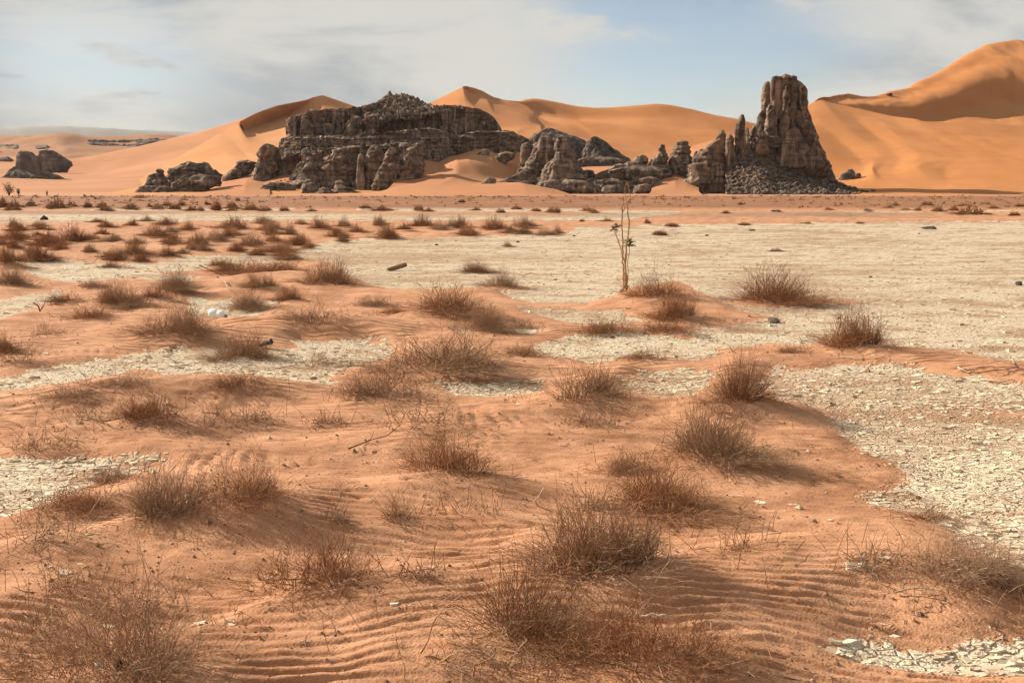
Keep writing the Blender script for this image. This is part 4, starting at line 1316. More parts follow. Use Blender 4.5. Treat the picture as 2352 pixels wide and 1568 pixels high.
ts('cone_foot', [(840,560,880),(880,550,885),(930,560,880),(990,500,890),(1020,520,890),(1040,580,890),(1100,560,905)], Z3, 382, DOME, ratio=.75)
# boulder slope
def taluz():
    P = loft([[(880,790,387),(960,690,390),(1050,615,391),(1130,605,390),(1230,630,388),(1300,740,385),(1340,850,383),(1450,900,382),(1600,985,381),(1720,950,381),(1830,985,381),(1950,1040,380),(2040,1078,380)],
              [(870,930,374),(1000,850,377),(1150,830,376),(1300,930,374),(1450,990,373),(1650,1030,372),(1850,1050,372),(2060,1085,372)],
              [(860,1100,356),(1100,1100,354),(1400,1100,352),(1700,1095,352),(1900,1092,354),(2080,1092,362)]], 150, 70, Z3, sm=.01)
    x, y, z = P[..., 0], P[..., 1], P[..., 2]
    v, e = cell3(x / 1.3, y / 1.3, z / 1.3, 501)
    P[..., 2] += (v - .5) * 1.1 - .6 * np.clip(1 - e / .2, 0, 1)
    return P
TP = taluz()
tal = mesh_from('scree_slope', TP.reshape(-1, 3), grid_faces(TP.shape[1], TP.shape[0]), False, [M_BOULDER])
to = link('scree_slope', tal, tower); to.matrix_parent_inverse = Matrix.Translation(tower.location).inverted()
bvh_tal = BVHTree.FromPolygons([tuple(v) for v in TP.reshape(-1, 3)], [tuple(f) for f in grid_faces(TP.shape[1], TP.shape[0])])


cnt = 0
stv, stf, so = [], [], 0
pts = []
while len(pts) < 1500:
    X = rng.uniform(865, 2050); Y = rng.uniform(650, 1098)
    h = cast(bvh_tal, *Z3(X, Y))
    if h is None:
        continue
    low = (Y - 650) / 450
    s = (0.28 + .85 * rng.rand() ** 3.2) * (.65 + .65 * low)
    pts.append((s, h))
pts.sort(key=lambda q: -q[0])
for i, (s, h) in enumerate(pts):
    me = BOULD[i % 6]
    rot = (rng.uniform(-.6, .6), rng.uniform(-.6, .6), rng.uniform(0, 6.28))
    if i < 260:
        o = link('boulder', me, tower)
        o.location = (h[0] - tower.location[0], h[1] - tower.location[1], h[2] + .15 * s - tower.location[2])
        o.rotation_euler = rot
        o.scale = (s, s * rng.uniform(.8, 1.1), s * rng.uniform(.7, 1))
    else:
        co = np.empty(len(me.vertices) * 3); me.vertices.foreach_get('co', co); co = co.reshape(-1, 3) * s
        R = np.array(Matrix.Rotation(rot[2], 3, 'Z') @ Matrix.Rotation(rot[0], 3, 'X'))
        stv.append(co @ R.T + np.array(h)); fi = np.array([list(p.vertices) for p in me.polygons])
        stf.append(fi + so); so += len(co)
sc = link('scree', mesh_from('scree', np.concatenate(stv), np.concatenate(stf), False, [M_BOULDER]), tower)
sc.matrix_parent_inverse = Matrix.Translation(tower.location).inverted()
sc['kind'] = 'stuff'

# ---- outcrops standing by themselves
def outcrop(name, foot, D, label, specs, mat=M_ROCK, cat='rock outcrop', group=None):
    e = root_empty(name, foot[0], foot[1], D, label, cat, group)
    for nm, prof, Z, d, st, kw in specs:
        place_rock(e, nm, stack(prof, Z, d, st, sd(), **kw), mat)
    return e

outcrop('rock_outcrop', (420, 443), 385, 'low dark outcrop with a mushroom-shaped rock on its end, beside the big massif', [
    ('mushroom_cap', [(818,300,355),(823,288,366),(832,292,362),(842,308,355)], Z1, 384, SLAB, dict(bury=.3)),
    ('mushroom_stem', [(836,310,352),(855,310,352),(875,298,366),(890,290,372)], Z1, 384, DOME, dict(bury=1)),
    ('dome', [(862,240,355),(880,218,385),(920,205,402),(960,185,412),(1003,135,440)], Z1, 385, LEDGE, dict(ratio=.7)),
    ('dome', [(766,520,635),(780,470,660),(800,430,680),(840,408,700),(890,402,725),(950,420,760),(1003,420,740)], Z1, 390, LEDGE, dict(ratio=.7)),
    ('dome', [(763,660,730),(780,640,758),(810,640,775),(850,650,790),(900,660,800)], Z1, 393, DOME, dict(ratio=.7)),
    ('dome', [(825,720,790),(845,690,835),(880,680,858),(900,690,840)], Z1, 390, LEDGE, dict(ratio=.6)),
    ('ledge', [(880,520,800),(910,440,830),(950,430,790),(1003,420,700)], Z1, 381, LEDGE, dict(ratio=.4)),
    ('ledge', [(965,300,420),(985,260,450),(1003,240,460)], Z1, 376, LEDGE, dict(ratio=.4)),
    ('ledge', [(960,170,240),(985,140,300),(1005,128,330)], Z1, 378, LEDGE, dict(ratio=.5)),
])
outcrop('rock_outcrop', (540, 425), 420, 'small broken outcrop half buried in sand between mushroom rock and massif', [
    ('dome', [(755,990,1140),(770,982,1147),(800,962,1146),(830,930,1135),(860,890,1100),(892,855,990)], Z1, 424, CLIFF, dict(ratio=.6)),
    ('ledge', [(815,930,985),(840,905,1010),(870,870,1020),(895,850,990)], Z1, 420, LEDGE, dict(ratio=.6)),
])
outcrop('rock_outcrop', (80, 410), 720, 'grey table-shaped rock on a rubble foot standing far out on the sand', [
    ('table_rock', [(463,235,335),(478,210,365),(490,205,420),(520,200,450),(580,190,482),(680,182,492),(720,170,520)], Z4, 720, SLAB, dict(ratio=.7, res=.9)),
    ('rubble_foot', [(640,150,300),(680,110,480),(710,85,600),(740,60,690),(765,20,745),(782,-30,768)], Z4, 718, RUBBLE, dict(ratio=.5, res=.9)),
], M_FARROCK)
outcrop('rock_outcrop', (140, 387), 800, 'long rounded grey rock behind the table-shaped rock', [
    ('dome', [(453,480,620),(465,440,660),(500,425,720),(540,430,790),(580,440,845),(610,460,868),(640,480,840),(668,490,780)], Z4, 800, LEDGE, dict(ratio=.5, res=.9)),
], M_FARROCK)
outcrop('rock_outcrop', (1300, 390), 560, 'rounded grey hill of rubble behind the massif, under the long dune', [
    ('dome', [(480,1535,1600),(495,1480,1650),(515,1440,1690),(545,1405,1800),(575,1390,1850),(610,1385,1872),(700,1390,1890),(790,1390,1900)], Z2, 560, RUBBLE, dict(ratio=.6, res=.7)),
], M_FARROCK)
outcrop('rock_outcrop', (1390, 390), 545, 'pointed grey hill with a rubble skirt, beside the rounded rubble hill', [
    ('peak', [(543,1940,1970),(560,1910,2005),(590,1885,2060),(640,1862,2120),(690,1840,2190),(740,1810,2270),(770,1800,2290)], Z2, 545, CLIFF, dict(ratio=.6, res=.7)),
    ('rubble_foot', [(735,1810,2150),(760,1780,2280),(800,1790,2230)], Z2, 530, RUBBLE, dict(ratio=.35, res=.7)),
], M_FARROCK)
outcrop('rock_outcrop', (1955, 408), 440, 'small grey loaf-shaped rock alone at the foot of the great dune', [
    ('dome', [(881,1890,1930),(895,1860,1950),(920,1830,1960),(945,1808,1965),(960,1800,1940)], Z3, 440, DOME, dict(ratio=.7)),
    ('knob', [(915,1950,1985),(930,1938,1995),(945,1930,1998)], Z3, 438, DOME, dict(ratio=.7)),
], M_FARROCK)
outcrop('rock_outcrop', (1600, 350), 470, 'pale little boulder pair behind the layered cone, on bright sand', [
    ('boulder', [(732,605,635),(750,594,642),(770,592,645)], Z3, 470, DOME, dict(ratio=.8)),
    ('boulder', [(713,650,680),(730,638,688),(760,640,685)], Z3, 472, DOME, dict(ratio=.8)),
], M_FARROCK)
outcrop('rock_outcrop', (1998, 441), 372, 'flat dark rock slab beyond the last boulders of the tower', [
    ('slab', [(1058,2070,2110),(1068,2045,2130),(1080,2030,2160)], Z3, 372, LEDGE, dict(ratio=.6, bury=1)),
])
# layered outcrops on the far hills: beds that stand out of the slope where the sand leaves them bare
def band(label, Z, x0, x1, top, bot, amp, seed, bvhs, nx=150, ny=34, cut=0.0):
    xs = np.linspace(x0, x1, nx)
    ty = np.interp(xs, [p[0] for p in top], [p[1] for p in top]); by = np.interp(xs, [p[0] for p in bot], [p[1] for p in bot])
    P = np.zeros((ny, nx, 3))
    for a in range(nx):
        for c in range(ny):
            v = Z(xs[a], ty[a] + (by[a] - ty[a]) * c / (ny - 1))
            h = None
            for bv in bvhs:
                h = cast(bv, *v)
                if h is not None:
                    break
            P[c, a] = h if h is not None else (P[c - 1, a] if c else at(*v, 1690))
    X, Y, Zz = P[..., 0], P[..., 1], P[..., 2]
    bed = n2(Zz / 5.5 + .7 * n2(X / 90, Y / 90, seed), Zz * 0 + seed, seed + 1)
    m = 1.1 * bed + .9 * fbm2(X / 45, Zz / 9, 4, seed + 2, .6) - cut
    ex = np.minimum(1, 6 * np.minimum(np.linspace(0, 1, nx), np.linspace(1, 0, nx)))[None] * np.minimum(1, 4 * np.minimum(np.linspace(0, 1, ny), np.linspace(1, 0, ny)))[:, None]
    d = amp * np.tanh(m * 3) * .9 + .35 * amp * fbm3(X / 6, Y / 6, Zz / 4, 3, seed + 5, .6) - amp * (1 - ex) * 1.5 - .1
    P[..., 1] -= d * 1.2; P[..., 2] += d * .75
    root = P.reshape(-1, 3).mean(0)
    o = link('rock_outcrop', mesh_from('rock_outcrop', P.reshape(-1, 3) - root, grid_faces(nx, ny), False, [M_FARROCK]))
    o.location = root
    tag(o, label, 'rock outcrop')
FB = [bvh_slope, bvh_far]
band('long dark layered rock band running along the far hill below its low summit', Z4, 820, 2300, [(820,318),(1100,300),(1500,300),(1700,292),(1950,290),(2300,330)], [(820,350),(1100,400),(1500,420),(1900,430),(2300,345)], 5.5, 3, [bvh_far], 190, 40)
band('far dark rock ledges at the picture edge above the table-shaped rock', Z4, -120, 270, [(-120,345),(270,370)], [(-120,500),(150,500),(270,420)], 5.0, 14, FB, 90, 34)
band('small far rock patch on the pale dune behind the table-shaped rock', Z4, 400, 590, [(400,405),(480,385),(590,385)], [(400,450),(590,445)], 3.5, 25, FB, 50, 20, -.3)
band('low far rock ledge at the picture edge beside the table-shaped rock', Z4, -120, 170, [(-120,530),(170,540)], [(-120,640),(170,570)], 4.0, 31, FB, 70, 26, -.3)
outcrop('rock_outcrop', Z4(1860, 318), 1735, 'low rounded summit of dark rubble on the far skyline', [
    ('summit', [(272,1800,1930),(285,1740,1975),(300,1690,2030),(318,1640,2100)], Z4, 1735, (1.2, 1.0, 1.6, 1.2, 12, 3.0), dict(ratio=.3, res=1.6, bury=6))], M_FARROCK)

# ------------------------------------------------------------------ bushes
def tubes(P, R, sides=3):
    """P: n,k,3 paths; R: n,k radii -> verts, quads"""
    n, k = P.shape[:2]
    tan = P[:, -1] - P[:, 0]
    tan /= np.linalg.norm(tan, axis=1, keepdims=True) + 1e-9
    ref = np.where(np.abs(tan[:, 2:3]) < .9, np.array([[0, 0, 1.0]]), np.array([[1.0, 0, 0]]))
    a = np.cross(tan, ref); a /= np.linalg.norm(a, axis=1, keepdims=True) + 1e-9
    b = np.cross(tan, a)
    ang = np.arange(sides) * 2 * PI / sides
    V = P[:, :, None, :] + R[:, :, None, None] * (np.cos(ang)[None, None, :, None] * a[:, None, None, :] + np.sin(ang)[None, None, :, None] * b[:, None, None, :])
    V = V.reshape(-1, 3)
    i = np.arange(n)[:, None, None] * (k * sides)
    j = np.arange(k - 1)[None, :, None] * sides
    s = np.arange(sides)[None, None, :]; s2 = (s + 1) % sides
    Q = np.stack([i + j + s, i + j + s2, i + j + sides + s2, i + j + sides + s], -1).reshape(-1, 4)
    return V, Q


def bush_mesh(name, seed, n, forks, rad, spread, base_r, curl, mat, droop=0.0, hmin=.45, loose=0.0, K=4, zig=.04, clumps=1):
    """unit bush: about 1 wide (radius .5) and 1 high"""
    r = np.random.RandomState(seed)
    cl = r.randint(0, clumps, n)
    ca = r.uniform(0, 2 * PI, clumps); cr = np.sqrt(r.uniform(.05, 1, clumps)) * (.34 if clumps > 1 else 0)
    cc = np.stack([np.cos(ca) * cr * 1.15, np.sin(ca) * cr * .8], -1)
    cs = r.uniform(.55, 1.0, clumps) if clumps > 1 else np.ones(1)
    ch = np.clip(cs + r.uniform(-.12, .22, clumps), .5, 1.05) if clumps > 1 else np.ones(1)
    phi = r.uniform(0, 2 * PI, n)
    rho = np.sqrt(r.uniform(0, 1, n))                      # 0 centre .. 1 outside
    base = np.stack([np.cos(phi) * rho * base_r, np.sin(phi) * rho * base_r, -.05 + 0 * phi], -1)
    base[:, :2] = base[:, :2] * cs[cl][:, None] + cc[cl] + r.normal(size=(n, 2)) * .025
    phi2 = phi + r.normal(size=n) * .5
    out = np.clip(rho * .9 + r.normal(size=n) * .2, 0, 1.25)
    tip = np.stack([np.cos(phi2) * out * spread * .5, np.sin(phi2) * out * spread * .5, np.zeros(n)], -1)
    dome = np.sqrt(np.clip(1 - (out * .88) ** 2, .05, 1))
    tip[:, 2] = dome * r.uniform(hmin, 1.03, n) * (1 - droop * out)
    fz = r.rand(n) < .22                                   # short fuzz low down, stragglers outside
    tip[fz, 2] *= r.uniform(.25, .7, fz.sum()); tip[fz, :2] *= r.uniform(.9, 1.3, (fz.sum(), 1))
    lob = .82 + .16 * np.sin(phi2 * 2 + seed) + .14 * np.sin(phi2 * 3 + seed * 2.3)
    tip *= np.stack([lob, lob, np.clip(lob + .12, .6, 1.05)], -1)
    tip[:, :2] = tip[:, :2] * cs[cl][:, None] + cc[cl]
    tip[:, 2] *= ch[cl]
    kx = np.percentile(np.abs(tip[:, 0]), 84) / .5; kz = np.percentile(tip[:, 2], 99.3)
    tip[:, :2] /= kx; base[:, :2] /= kx; tip[:, 2] /= kz
    rr = np.hypot(tip[:, 0], tip[:, 1] * 1.1) / .5
    tip[:, 2] *= np.clip(1.08 - .52 * rr ** 2, .22, 1.08)
    base[:, :2] *= .78
    t = np.linspace(0, 1, K)
    mid = base + (tip - base) * .5
    mid[:, 2] += curl * np.abs(r.normal(size=n)) * .5 * tip[:, 2] * .5
    mid[:, :2] *= 1 - .25 * curl
    P = (1 - t)[None, :, None] ** 2 * base[:, None] + 2 * ((1 - t) * t)[None, :, None] * mid[:, None] + t[None, :, None] ** 2 * tip[:, None]
    P[:, 1:] += r.normal(size=(n, K - 1, 3)) * zig * .5
    R = rad * (1.25 - .85 * t)[None, :] * r.uniform(.7, 1.4, n)[:, None]
    allP, allR, tint = [P], [R], [np.repeat((.15 + .55 * r.rand(n))[:, None], K, 1)]
    src = P
    # children
    m = n * forks
    if m:
        idx = r.randint(0, n, m)
        tf = r.uniform(.3, .95, m)
        kf = tf * (K - 1); k0 = np.minimum(kf.astype(int), K - 2); fr = (kf - k0)[:, None]
        st = src[idx, k0] * (1 - fr) + src[idx, k0 + 1] * fr
        dr = src[idx, -1] - src[idx, 0]
        L = np.linalg.norm(dr, axis=1, keepdims=True)
        dr = dr / (L + 1e-6) + r.normal(size=(m, 3)) * .68
        dr[:, 2] += .10
        dr /= np.linalg.norm(dr, axis=1, keepdims=True)
        ln = L * r.uniform(.14, .42, (m, 1))
        end = st + dr * ln
        K2 = 3
        t2 = np.linspace(0, 1, K2)
        P2 = st[:, None] + (end - st)[:, None] * t2[None, :, None]
        P2[:, 1] += r.normal(size=(m, 3)) * .018
        P2[:, 2] += r.normal(size=(m, 3)) * .012
        R2 = np.repeat((rad * .72 * (1.1 - .75 * t2))[None], m, 0)
        allP.append(P2); allR.append(R2); tint.append(np.repeat((.25 + .6 * r.rand(m))[:, None], K2, 1))
    # dead pale twigs trailing at the foot
    q = max(2, int(n * .03))
    ph = r.uniform(0, 2 * PI, q)
    s0 = np.stack([np.cos(ph) * .15, np.sin(ph) * .15, 0 * ph + .02], -1); e0 = np.stack([np.cos(ph + .4) * r.uniform(.3, .55, q), np.sin(ph + .4) * r.uniform(.3, .55, q), r.uniform(.0, .22, q)], -1)
    P3 = s0[:, None] + (e0 - s0)[:, None] * t[None, :, None] + r.normal(size=(q, K, 3)) * .03
    allP.append(P3); allR.append(np.repeat((rad * 1.3 * (1.2 - .8 * t))[None], q, 0)); tint.append(np.full((q, K), .93))
    vs, fs, ts_, off = [], [], [], 0
    for p, rr, tn in zip(allP, allR, tint):
        V, Q = tubes(p, rr)
        vs.append(V); fs.append(Q + off); ts_.append(np.repeat(tn.reshape(-1), 3)); off += len(V)
    V = np.concatenate(vs)
    V[:, 2] = np.maximum(V[:, 2], -.12)
    me = mesh_from(name, V, np.concatenate(fs), False, [mat])
    attr(me, 'tint', np.concatenate(ts_))
    return me


PROTO = {
 'dense': [bush_mesh('dense_twigs', 300 + i, 820, 2, .0022, 1.0, .24, .5, M_TWIG, hmin=.30, zig=.065, clumps=(2, 3, 2, 4, 3)[i]) for i in range(5)],
 'open':  [bush_mesh('open_twigs', 320 + i, 520, 3, .0019, 1.05, .26, .4, M_TWIG, hmin=.25, zig=.08, clumps=(3, 4, 3, 5)[i]) for i in range(4)],
 'tall':  [bush_mesh('tall_twigs', 340 + i, 520, 2, .0020, .95, .18, .12, M_TWIG2, hmin=.45, zig=.03, clumps=(1, 2, 3)[i]) for i in range(3)],
 'low':   [bush_mesh('low_twigs', 360 + i, 420, 3, .0028, 1.1, .36, .5, M_TWIG, droop=.3, hmin=.25, zig=.06, clumps=(4, 5, 4)[i]) for i in range(3)],
 'sprig': [bush_mesh('sprig_twigs', 380 + i, 56, 6, .0028, 1.1, .30, .2, M_TWIG2, hmin=.3, zig=.10, clumps=(3, 4, 2, 3, 4)[i]) for i in range(5)],
 'belt':  [bush_mesh('belt_twigs', 400 + i, 420, 2, .0046, 1.05, .30, .5, M_TWIG, hmin=.3, clumps=(1, 3, 4, 2)[i]) for i in range(4)],
 'far':   [bush_mesh('far_twigs', 420 + i, 200, 1, .020, 1.05, .30, .5, M_TWIG, hmin=.3, clumps=(1, 3, 2)[i]) for i in range(3)],
}
SCAT = {'dense': 'desert_bush', 'open': 'desert_bush', 'tall': 'desert_bush', 'low': 'low_scrub', 'sprig': 'dry_sprig', 'belt': 'desert_bush', 'far': 'far_bush'}
ORD = ['first', 'second', 'third', 'fourth', 'fifth', 'sixth', 'seventh', 'eighth', 'ninth', 'tenth', 'eleventh', 'twelfth', 'thirteenth', 'fourteenth', 'fifteenth', 'sixteenth', 'seventeenth', 'eighteenth', 'nineteenth', 'twentieth']


def ordinal_labels(bs, rows, text):
    """rows: upper limits of y; text: phrase for each row"""
    for i, (lo, hi) in enumerate(rows):
        row = sorted([b for b in bs if lo <= b.y < hi], key=lambda b: b.x)
        for j, b in enumerate(row):
            side = ORD[j] + ' from the left' if j <= (len(row) - 1) / 2 else ORD[len(row) - 1 - j] + ' from the right'
            if j == 0: side = 'leftmost'
            if j == len(row) - 1: side = 'rightmost'
            b.label = f'{text[i][0]}, {side} {text[i][1]}'


belt = [b for b in BUSHES if b.src == 'belt']
farb = [b for b in BUSHES if b.src == 'far']
ys = sorted(b.y for b in belt); q1 = ys[len(ys) // 4]; q2 = ys[len(ys) // 2]; q3 = ys[3 * len(ys) // 4]
ordinal_labels(belt, [(0, q1), (q1, q2), (q2, q3), (q3, 9999)],
    [('brown bush', 'in the back row of the crowded scrub belt'), ('brown bush', 'in the second row of the crowded scrub belt'),
     ('brown bush', 'in the third row of the crowded scrub belt'), ('brown bush', 'in the front row of the crowded scrub belt')])
fl = [b for b in farb if b.x < 800]; fr_ = [b for b in farb if b.x >= 1568]; fm = [b for b in farb if 800 <= b.x < 1568]
for grp, nm in ((fl, 'scrub below the mushroom rock'), (fm, 'scrub below the massif'), (fr_, 'scrub below the great dune')):
    ys = sorted(b.y for b in grp); a = ys[len(ys) // 2]
    ordinal_labels(grp, [(0, a), (a, 9999)], [('small dark bush', 'in back of far ' + nm), ('small dark bush', 'in front of far ' + nm)])
GRP = {'near': 'bushes on the sand in front', 'belt': 'bushes of the crowded scrub belt', 'far': 'bushes of the far scrub line'}
bx = np.array([b.p[0] for b in BUSHES]); by_ = np.array([b.p[1] for b in BUSHES])
bz = terrain(bx, by_, False)[0]
for i, b in enumerate(BUSHES):
    p = b.p; z = float(bz[i])
    protos = PROTO[b.style]
    me = protos[rng.randint(len(protos))]
    sc_ = (b.wm * 1.24, b.wm * rng.uniform(.85, 1.1), b.hm * 1.22)
    if b.src == 'near':
        root = bpy.data.objects.new(SCAT[b.style], None)
        COL.objects.link(root)
        root.empty_display_size = .2
        root.location = (p[0], p[1], z)
        root.rotation_euler = (0, 0, rng.uniform(-.3, .3))
        o = link('twigs', me, root)
        o.scale = sc_
        o.rotation_euler = (0, 0, 0)
        # woody stems at the foot
        k = 7 if b.style != 'sprig' else 2
        P = np.zeros((k, 5, 3)); R = np.zeros((k, 5))
        for j in range(k):
            a = rng.uniform(0, 6.28); L = rng.uniform(.25, .5) * b.wm
            for s in range(5):
                f = s / 4
                P[j, s] = (math.cos(a) * L * f, math.sin(a) * L * f, -.02 + b.hm * .55 * f ** 1.3 * rng.uniform(.6, 1.1))
                P[j, s] += rng.normal(size=3) * .018 * b.wm
            R[j] = np.linspace(.0045, .0018, 5) * max(.6, b.wm)
        V, Q = tubes(P, R, 4)
        link('woody_stem', mesh_from('woody_stem', V, Q, True, [M_DEAD if rng.rand() < .45 else M_DARKWOOD]), root)
    else:
        root = link(SCAT[b.style], me)
        root.location = (p[0], p[1], z)
        root.rotation_euler = (0, 0, rng.uniform(0, 6.28))
        root.scale = (b.wm * 1.15, b.wm * 1.05, b.hm * 1.25)
    tag(root, b.label, 'sprig' if b.style == 'sprig' else 'bush', GRP[b.src])

# the thinnest, farthest scrub: a mass of specks nobody could count
vs_, fs_, ti_, off = [], [], [], 0
fm_ = bush_mesh('speck_twigs', 450, 13, 0, .055, 1.1, .3, .4, M_TWIG, hmin=.35, K=3, clumps=2)
co = np.empty(len(fm_.vertices) * 3); fm_.vertices.foreach_get('co', co); co = co.reshape(-1, 3)
fi = np.empty(len(fm_.loops), np.int32); fm_.loops.foreach_get('vertex_index', fi); fi = fi.reshape(-1, 4)
tn = np.empty(len(co), np.float32); fm_.attributes['tint'].data.foreach_get('value', tn)
for i in range(900):
    xv = rng.uniform(-80, 2440); 
    yv = 451.5 + 27 * rng.rand() ** 1.5
    if 700 < xv < 1500 and yv > 462 and rng.rand() < .6: continue
    p, t = on(xv, yv, 0)
    w = rng.uniform(5, 15) * t / F; h = w * rng.uniform(.32, .5)
    used = np.arange(len(co)); inv = fi
    a = rng.uniform(0, 6.28); c, s = math.cos(a), math.sin(a)
    v = co[used] * np.array((w, w, h))
    v = np.stack([v[:, 0] * c - v[:, 1] * s + p[0], v[:, 0] * s + v[:, 1] * c + p[1], v[:, 2] + float(gz(p[0], p[1]))], -1)
    vs_.append(v); fs_.append(inv.reshape(-1, 4) + off); off += len(v); ti_.append(tn[used])
far_scrub = mesh_from('far_scrub', np.concatenate(vs_), np.concatenate(fs_), False, [M_TWIG])
attr(far_scrub, 'tint', np.concatenate(ti_))
tag(link('far_scrub', far_scrub), 'thin dark specks of scrub dotted along the rim of the plain', 'scrub', kind='stuff')

# ------------------------------------------------------------------ clay flakes and small stones
def scatter_clay(n, d0, d1, size, seed, mat):
    r = np.random.RandomState(seed)
    y = np.exp(r.uniform(math.log(d0), math.log(d1), n)) if d1 / d0 > 3 else np.sqrt(r.uniform(d0**2, d1**2, n))
    x = r.uniform(-.60, .60, n) * (y + .8)
    z, s = terrain(x, y, True)
    keep = (edge_field(x, y, s) < .50 + .12 * r.normal(size=n)) & (fbm2(x * 1.3, y * 1.9, 3, 600) > -.22 + .12 * r.normal(size=n))
    x, y, z = x[keep], y[keep], z[keep]
    m = len(x)
    K = 5
    ang = np.linspace(0, 2 * PI, K, endpoint=False)[None] + r.normal(size=(m, K)) * .30 + r.uniform(0, 6.28, (m, 1))
    sz = size * np.clip(np.exp(r.normal(size=(m, 1)) * .50), .25, 2.1)
    rad = sz * r.uniform(.45, 1.2, (m, K))
    px = np.cos(ang) * rad * 1.5; py = np.sin(ang) * rad
    curl = r.uniform(.0, 1, (m, 1)) ** 4 * .55 * sz
    tx = r.normal(size=(m, 1)) * .09; ty = r.normal(size=(m, 1)) * .09 - .02
    rim_z = tx * px + ty * py + curl * r.uniform(.1, 1.3, (m, K)) + .0020
    top = np.stack([x[:, None] + px, y[:, None] + py, z[:, None] + rim_z], -1)
    bot = np.stack([x[:, None] + px * .93, y[:, None] + py * .93, z[:, None] + rim_z * 0 - .012], -1)
    ctr = np.stack([x, y, z + .0022], -1)[:, None]
    V = np.concatenate([top, bot, ctr], 1)                 # m, 2K+1, 3
    k = np.arange(K); k2 = (k + 1) % K
    T1 = np.stack([k, k2, np.full(K, 2 * K)], -1)
    T2 = np.stack([k, K + k, k2], -1); T3 = np.stack([k2, K + k, K + k2], -1)
    T = np.concatenate([T1, T2, T3])
    Fc = (T[None] + (np.arange(m) * (2 * K + 1))[:, None, None]).reshape(-1, 3)
    return V.reshape(-1, 3), Fc


def mat_flake():
    m, T, b = new_mat('clay_flake')
    g = T.n('ShaderNodeNewGeometry').outputs['Position']
    pc = T.n('ShaderNodeNewGeometry').outputs['Random Per Island']
    c = T.mix(pc, (0.52, 0.425, 0.300), (0.73, 0.620, 0.455))
    c = T.mix(T.maprange(T.noise(g, 2.0, 3, .6), .46, .66, 0, .7), c, (0.33, 0.20, 0.12))
    T.put(b.inputs['Base Color'], c)
    return m
M_FLAKE = mat_flake()
parts = [scatter_clay(25000, 3.2, 12.0, .017, 71, M_FLAKE), scatter_clay(24000, 9.0, 44.0, .021, 72, M_FLAKE)]
V = np.concatenate([p[0] for p in parts]); Fc = np.concatenate([parts[0][1], parts[1][1] + len(parts[0][0])])
fl_o = link('clay_flakes', mesh_from('clay_flakes', V, Fc, False, [M_FLAKE]))
tag(fl_o, 'pale curled flakes of dried clay crust covering the pan', 'clay flakes', kind='stuff')


def twig_litter(n, seed):
    r = np.random.RandomState(seed)
    near = [b for b in BUSHES if b.p[1] < 30]
    b = [near[i] for i in r.randint(0, len(near), n)]
    x = np.array([q.p[0] + (r.normal() * .55 + .1) * q.wm for q in b]); y = np.array([q.p[1] + r.normal() * .45 * q.wm for q in b])
    z = terrain(x, y, False)[0]
    L = r.uniform(.02, .11, n) * (1 + .04 * y); a = r.uniform(0, 2 * PI, n)
    e = np.stack([x + np.cos(a) * L, y + np.sin(a) * L], -1)
    up_ = r.rand(n) < .38
    z2 = terrain(e[:, 0], e[:, 1], False)[0] + np.abs(r.normal(size=n)) * .018 + up_ * r.uniform(.03, .16, n)
    P = np.stack([np.stack([x, y, z + .003], -1), np.stack([(x + e[:, 0]) / 2 + r.normal(size=n) * .006, (y + e[:, 1]) / 2, (z + z2) / 2 + .010], -1), np.stack([e[:, 0], e[:, 1], z2], -1)], 1)
    V, Q = tubes(P, np.repeat(np.array([[.0016, .0013, .0008]]), n, 0) * (1 + .06 * y[:, None]))
    me = mesh_from('twig_litter', V, Q, False, [M_TWIG])
    attr(me, 'tint', np.repeat(r.uniform(0, 1, n), 9))
    return me
tag(link('twig_litter', twig_litter(6500, 91)), 'fine broken twigs scattered over the sand round the bushes', 'twig litter', kind='stuff')


def grit(n, seed):
    r = np.random.RandomState(seed)
    y = np.exp(r.uniform(math.log(3.3), math.log(16), n)); x = r.uniform(-.58, .58, n) * (y + .5)
    z, sn = terrain(x, y, True)
    k = (fbm2(x * .9, y * 1.2, 3, 701) + .25 * r.normal(size=n)) > .08
    x, y, z = x[k], y[k], z[k]; m = len(x)
    sz = np.exp(r.normal(size=m) * .5) * .0035 * (1 + .06 * y)
    o = np.array([(1, 0, 0), (0, 1, 0), (-1, 0, 0), (0, -1, 0), (0, 0, .8), (0, 0, -.5)])
    V = o[None] * sz[:, None, None] * r.uniform(.6, 1.4, (m, 6, 1)) + np.stack([x, y, z + sz * .25], -1)[:, None]
    T_ = np.array([(0, 1, 4), (1, 2, 4), (2, 3, 4), (3, 0, 4), (1, 0, 5), (2, 1, 5), (3, 2, 5), (0, 3, 5)])
    return V.reshape(-1, 3), (T_[None] + (np.arange(m) * 6)[:, None, None]).reshape(-1, 3)
def mat_grit():
    m, T, b = new_mat('grit')
    pc = T.n('ShaderNodeNewGeometry').outputs['Random Per Island']
    c = T.mix(pc, (0.09, 0.055, 0.035), (0.30, 0.17, 0.095))
    T.put(b.inputs['Base Color'], T.mix(T.maprange(pc, .88, .95), c, (0.52, 0.43, 0.31)))
    return m
V, Fc = grit(16000, 95)
tag(link('grit', mesh_from('grit', V, Fc, False, [mat_grit()])), 'coarse dark and pale grit strewn over the sand', 'grit', kind='stuff')


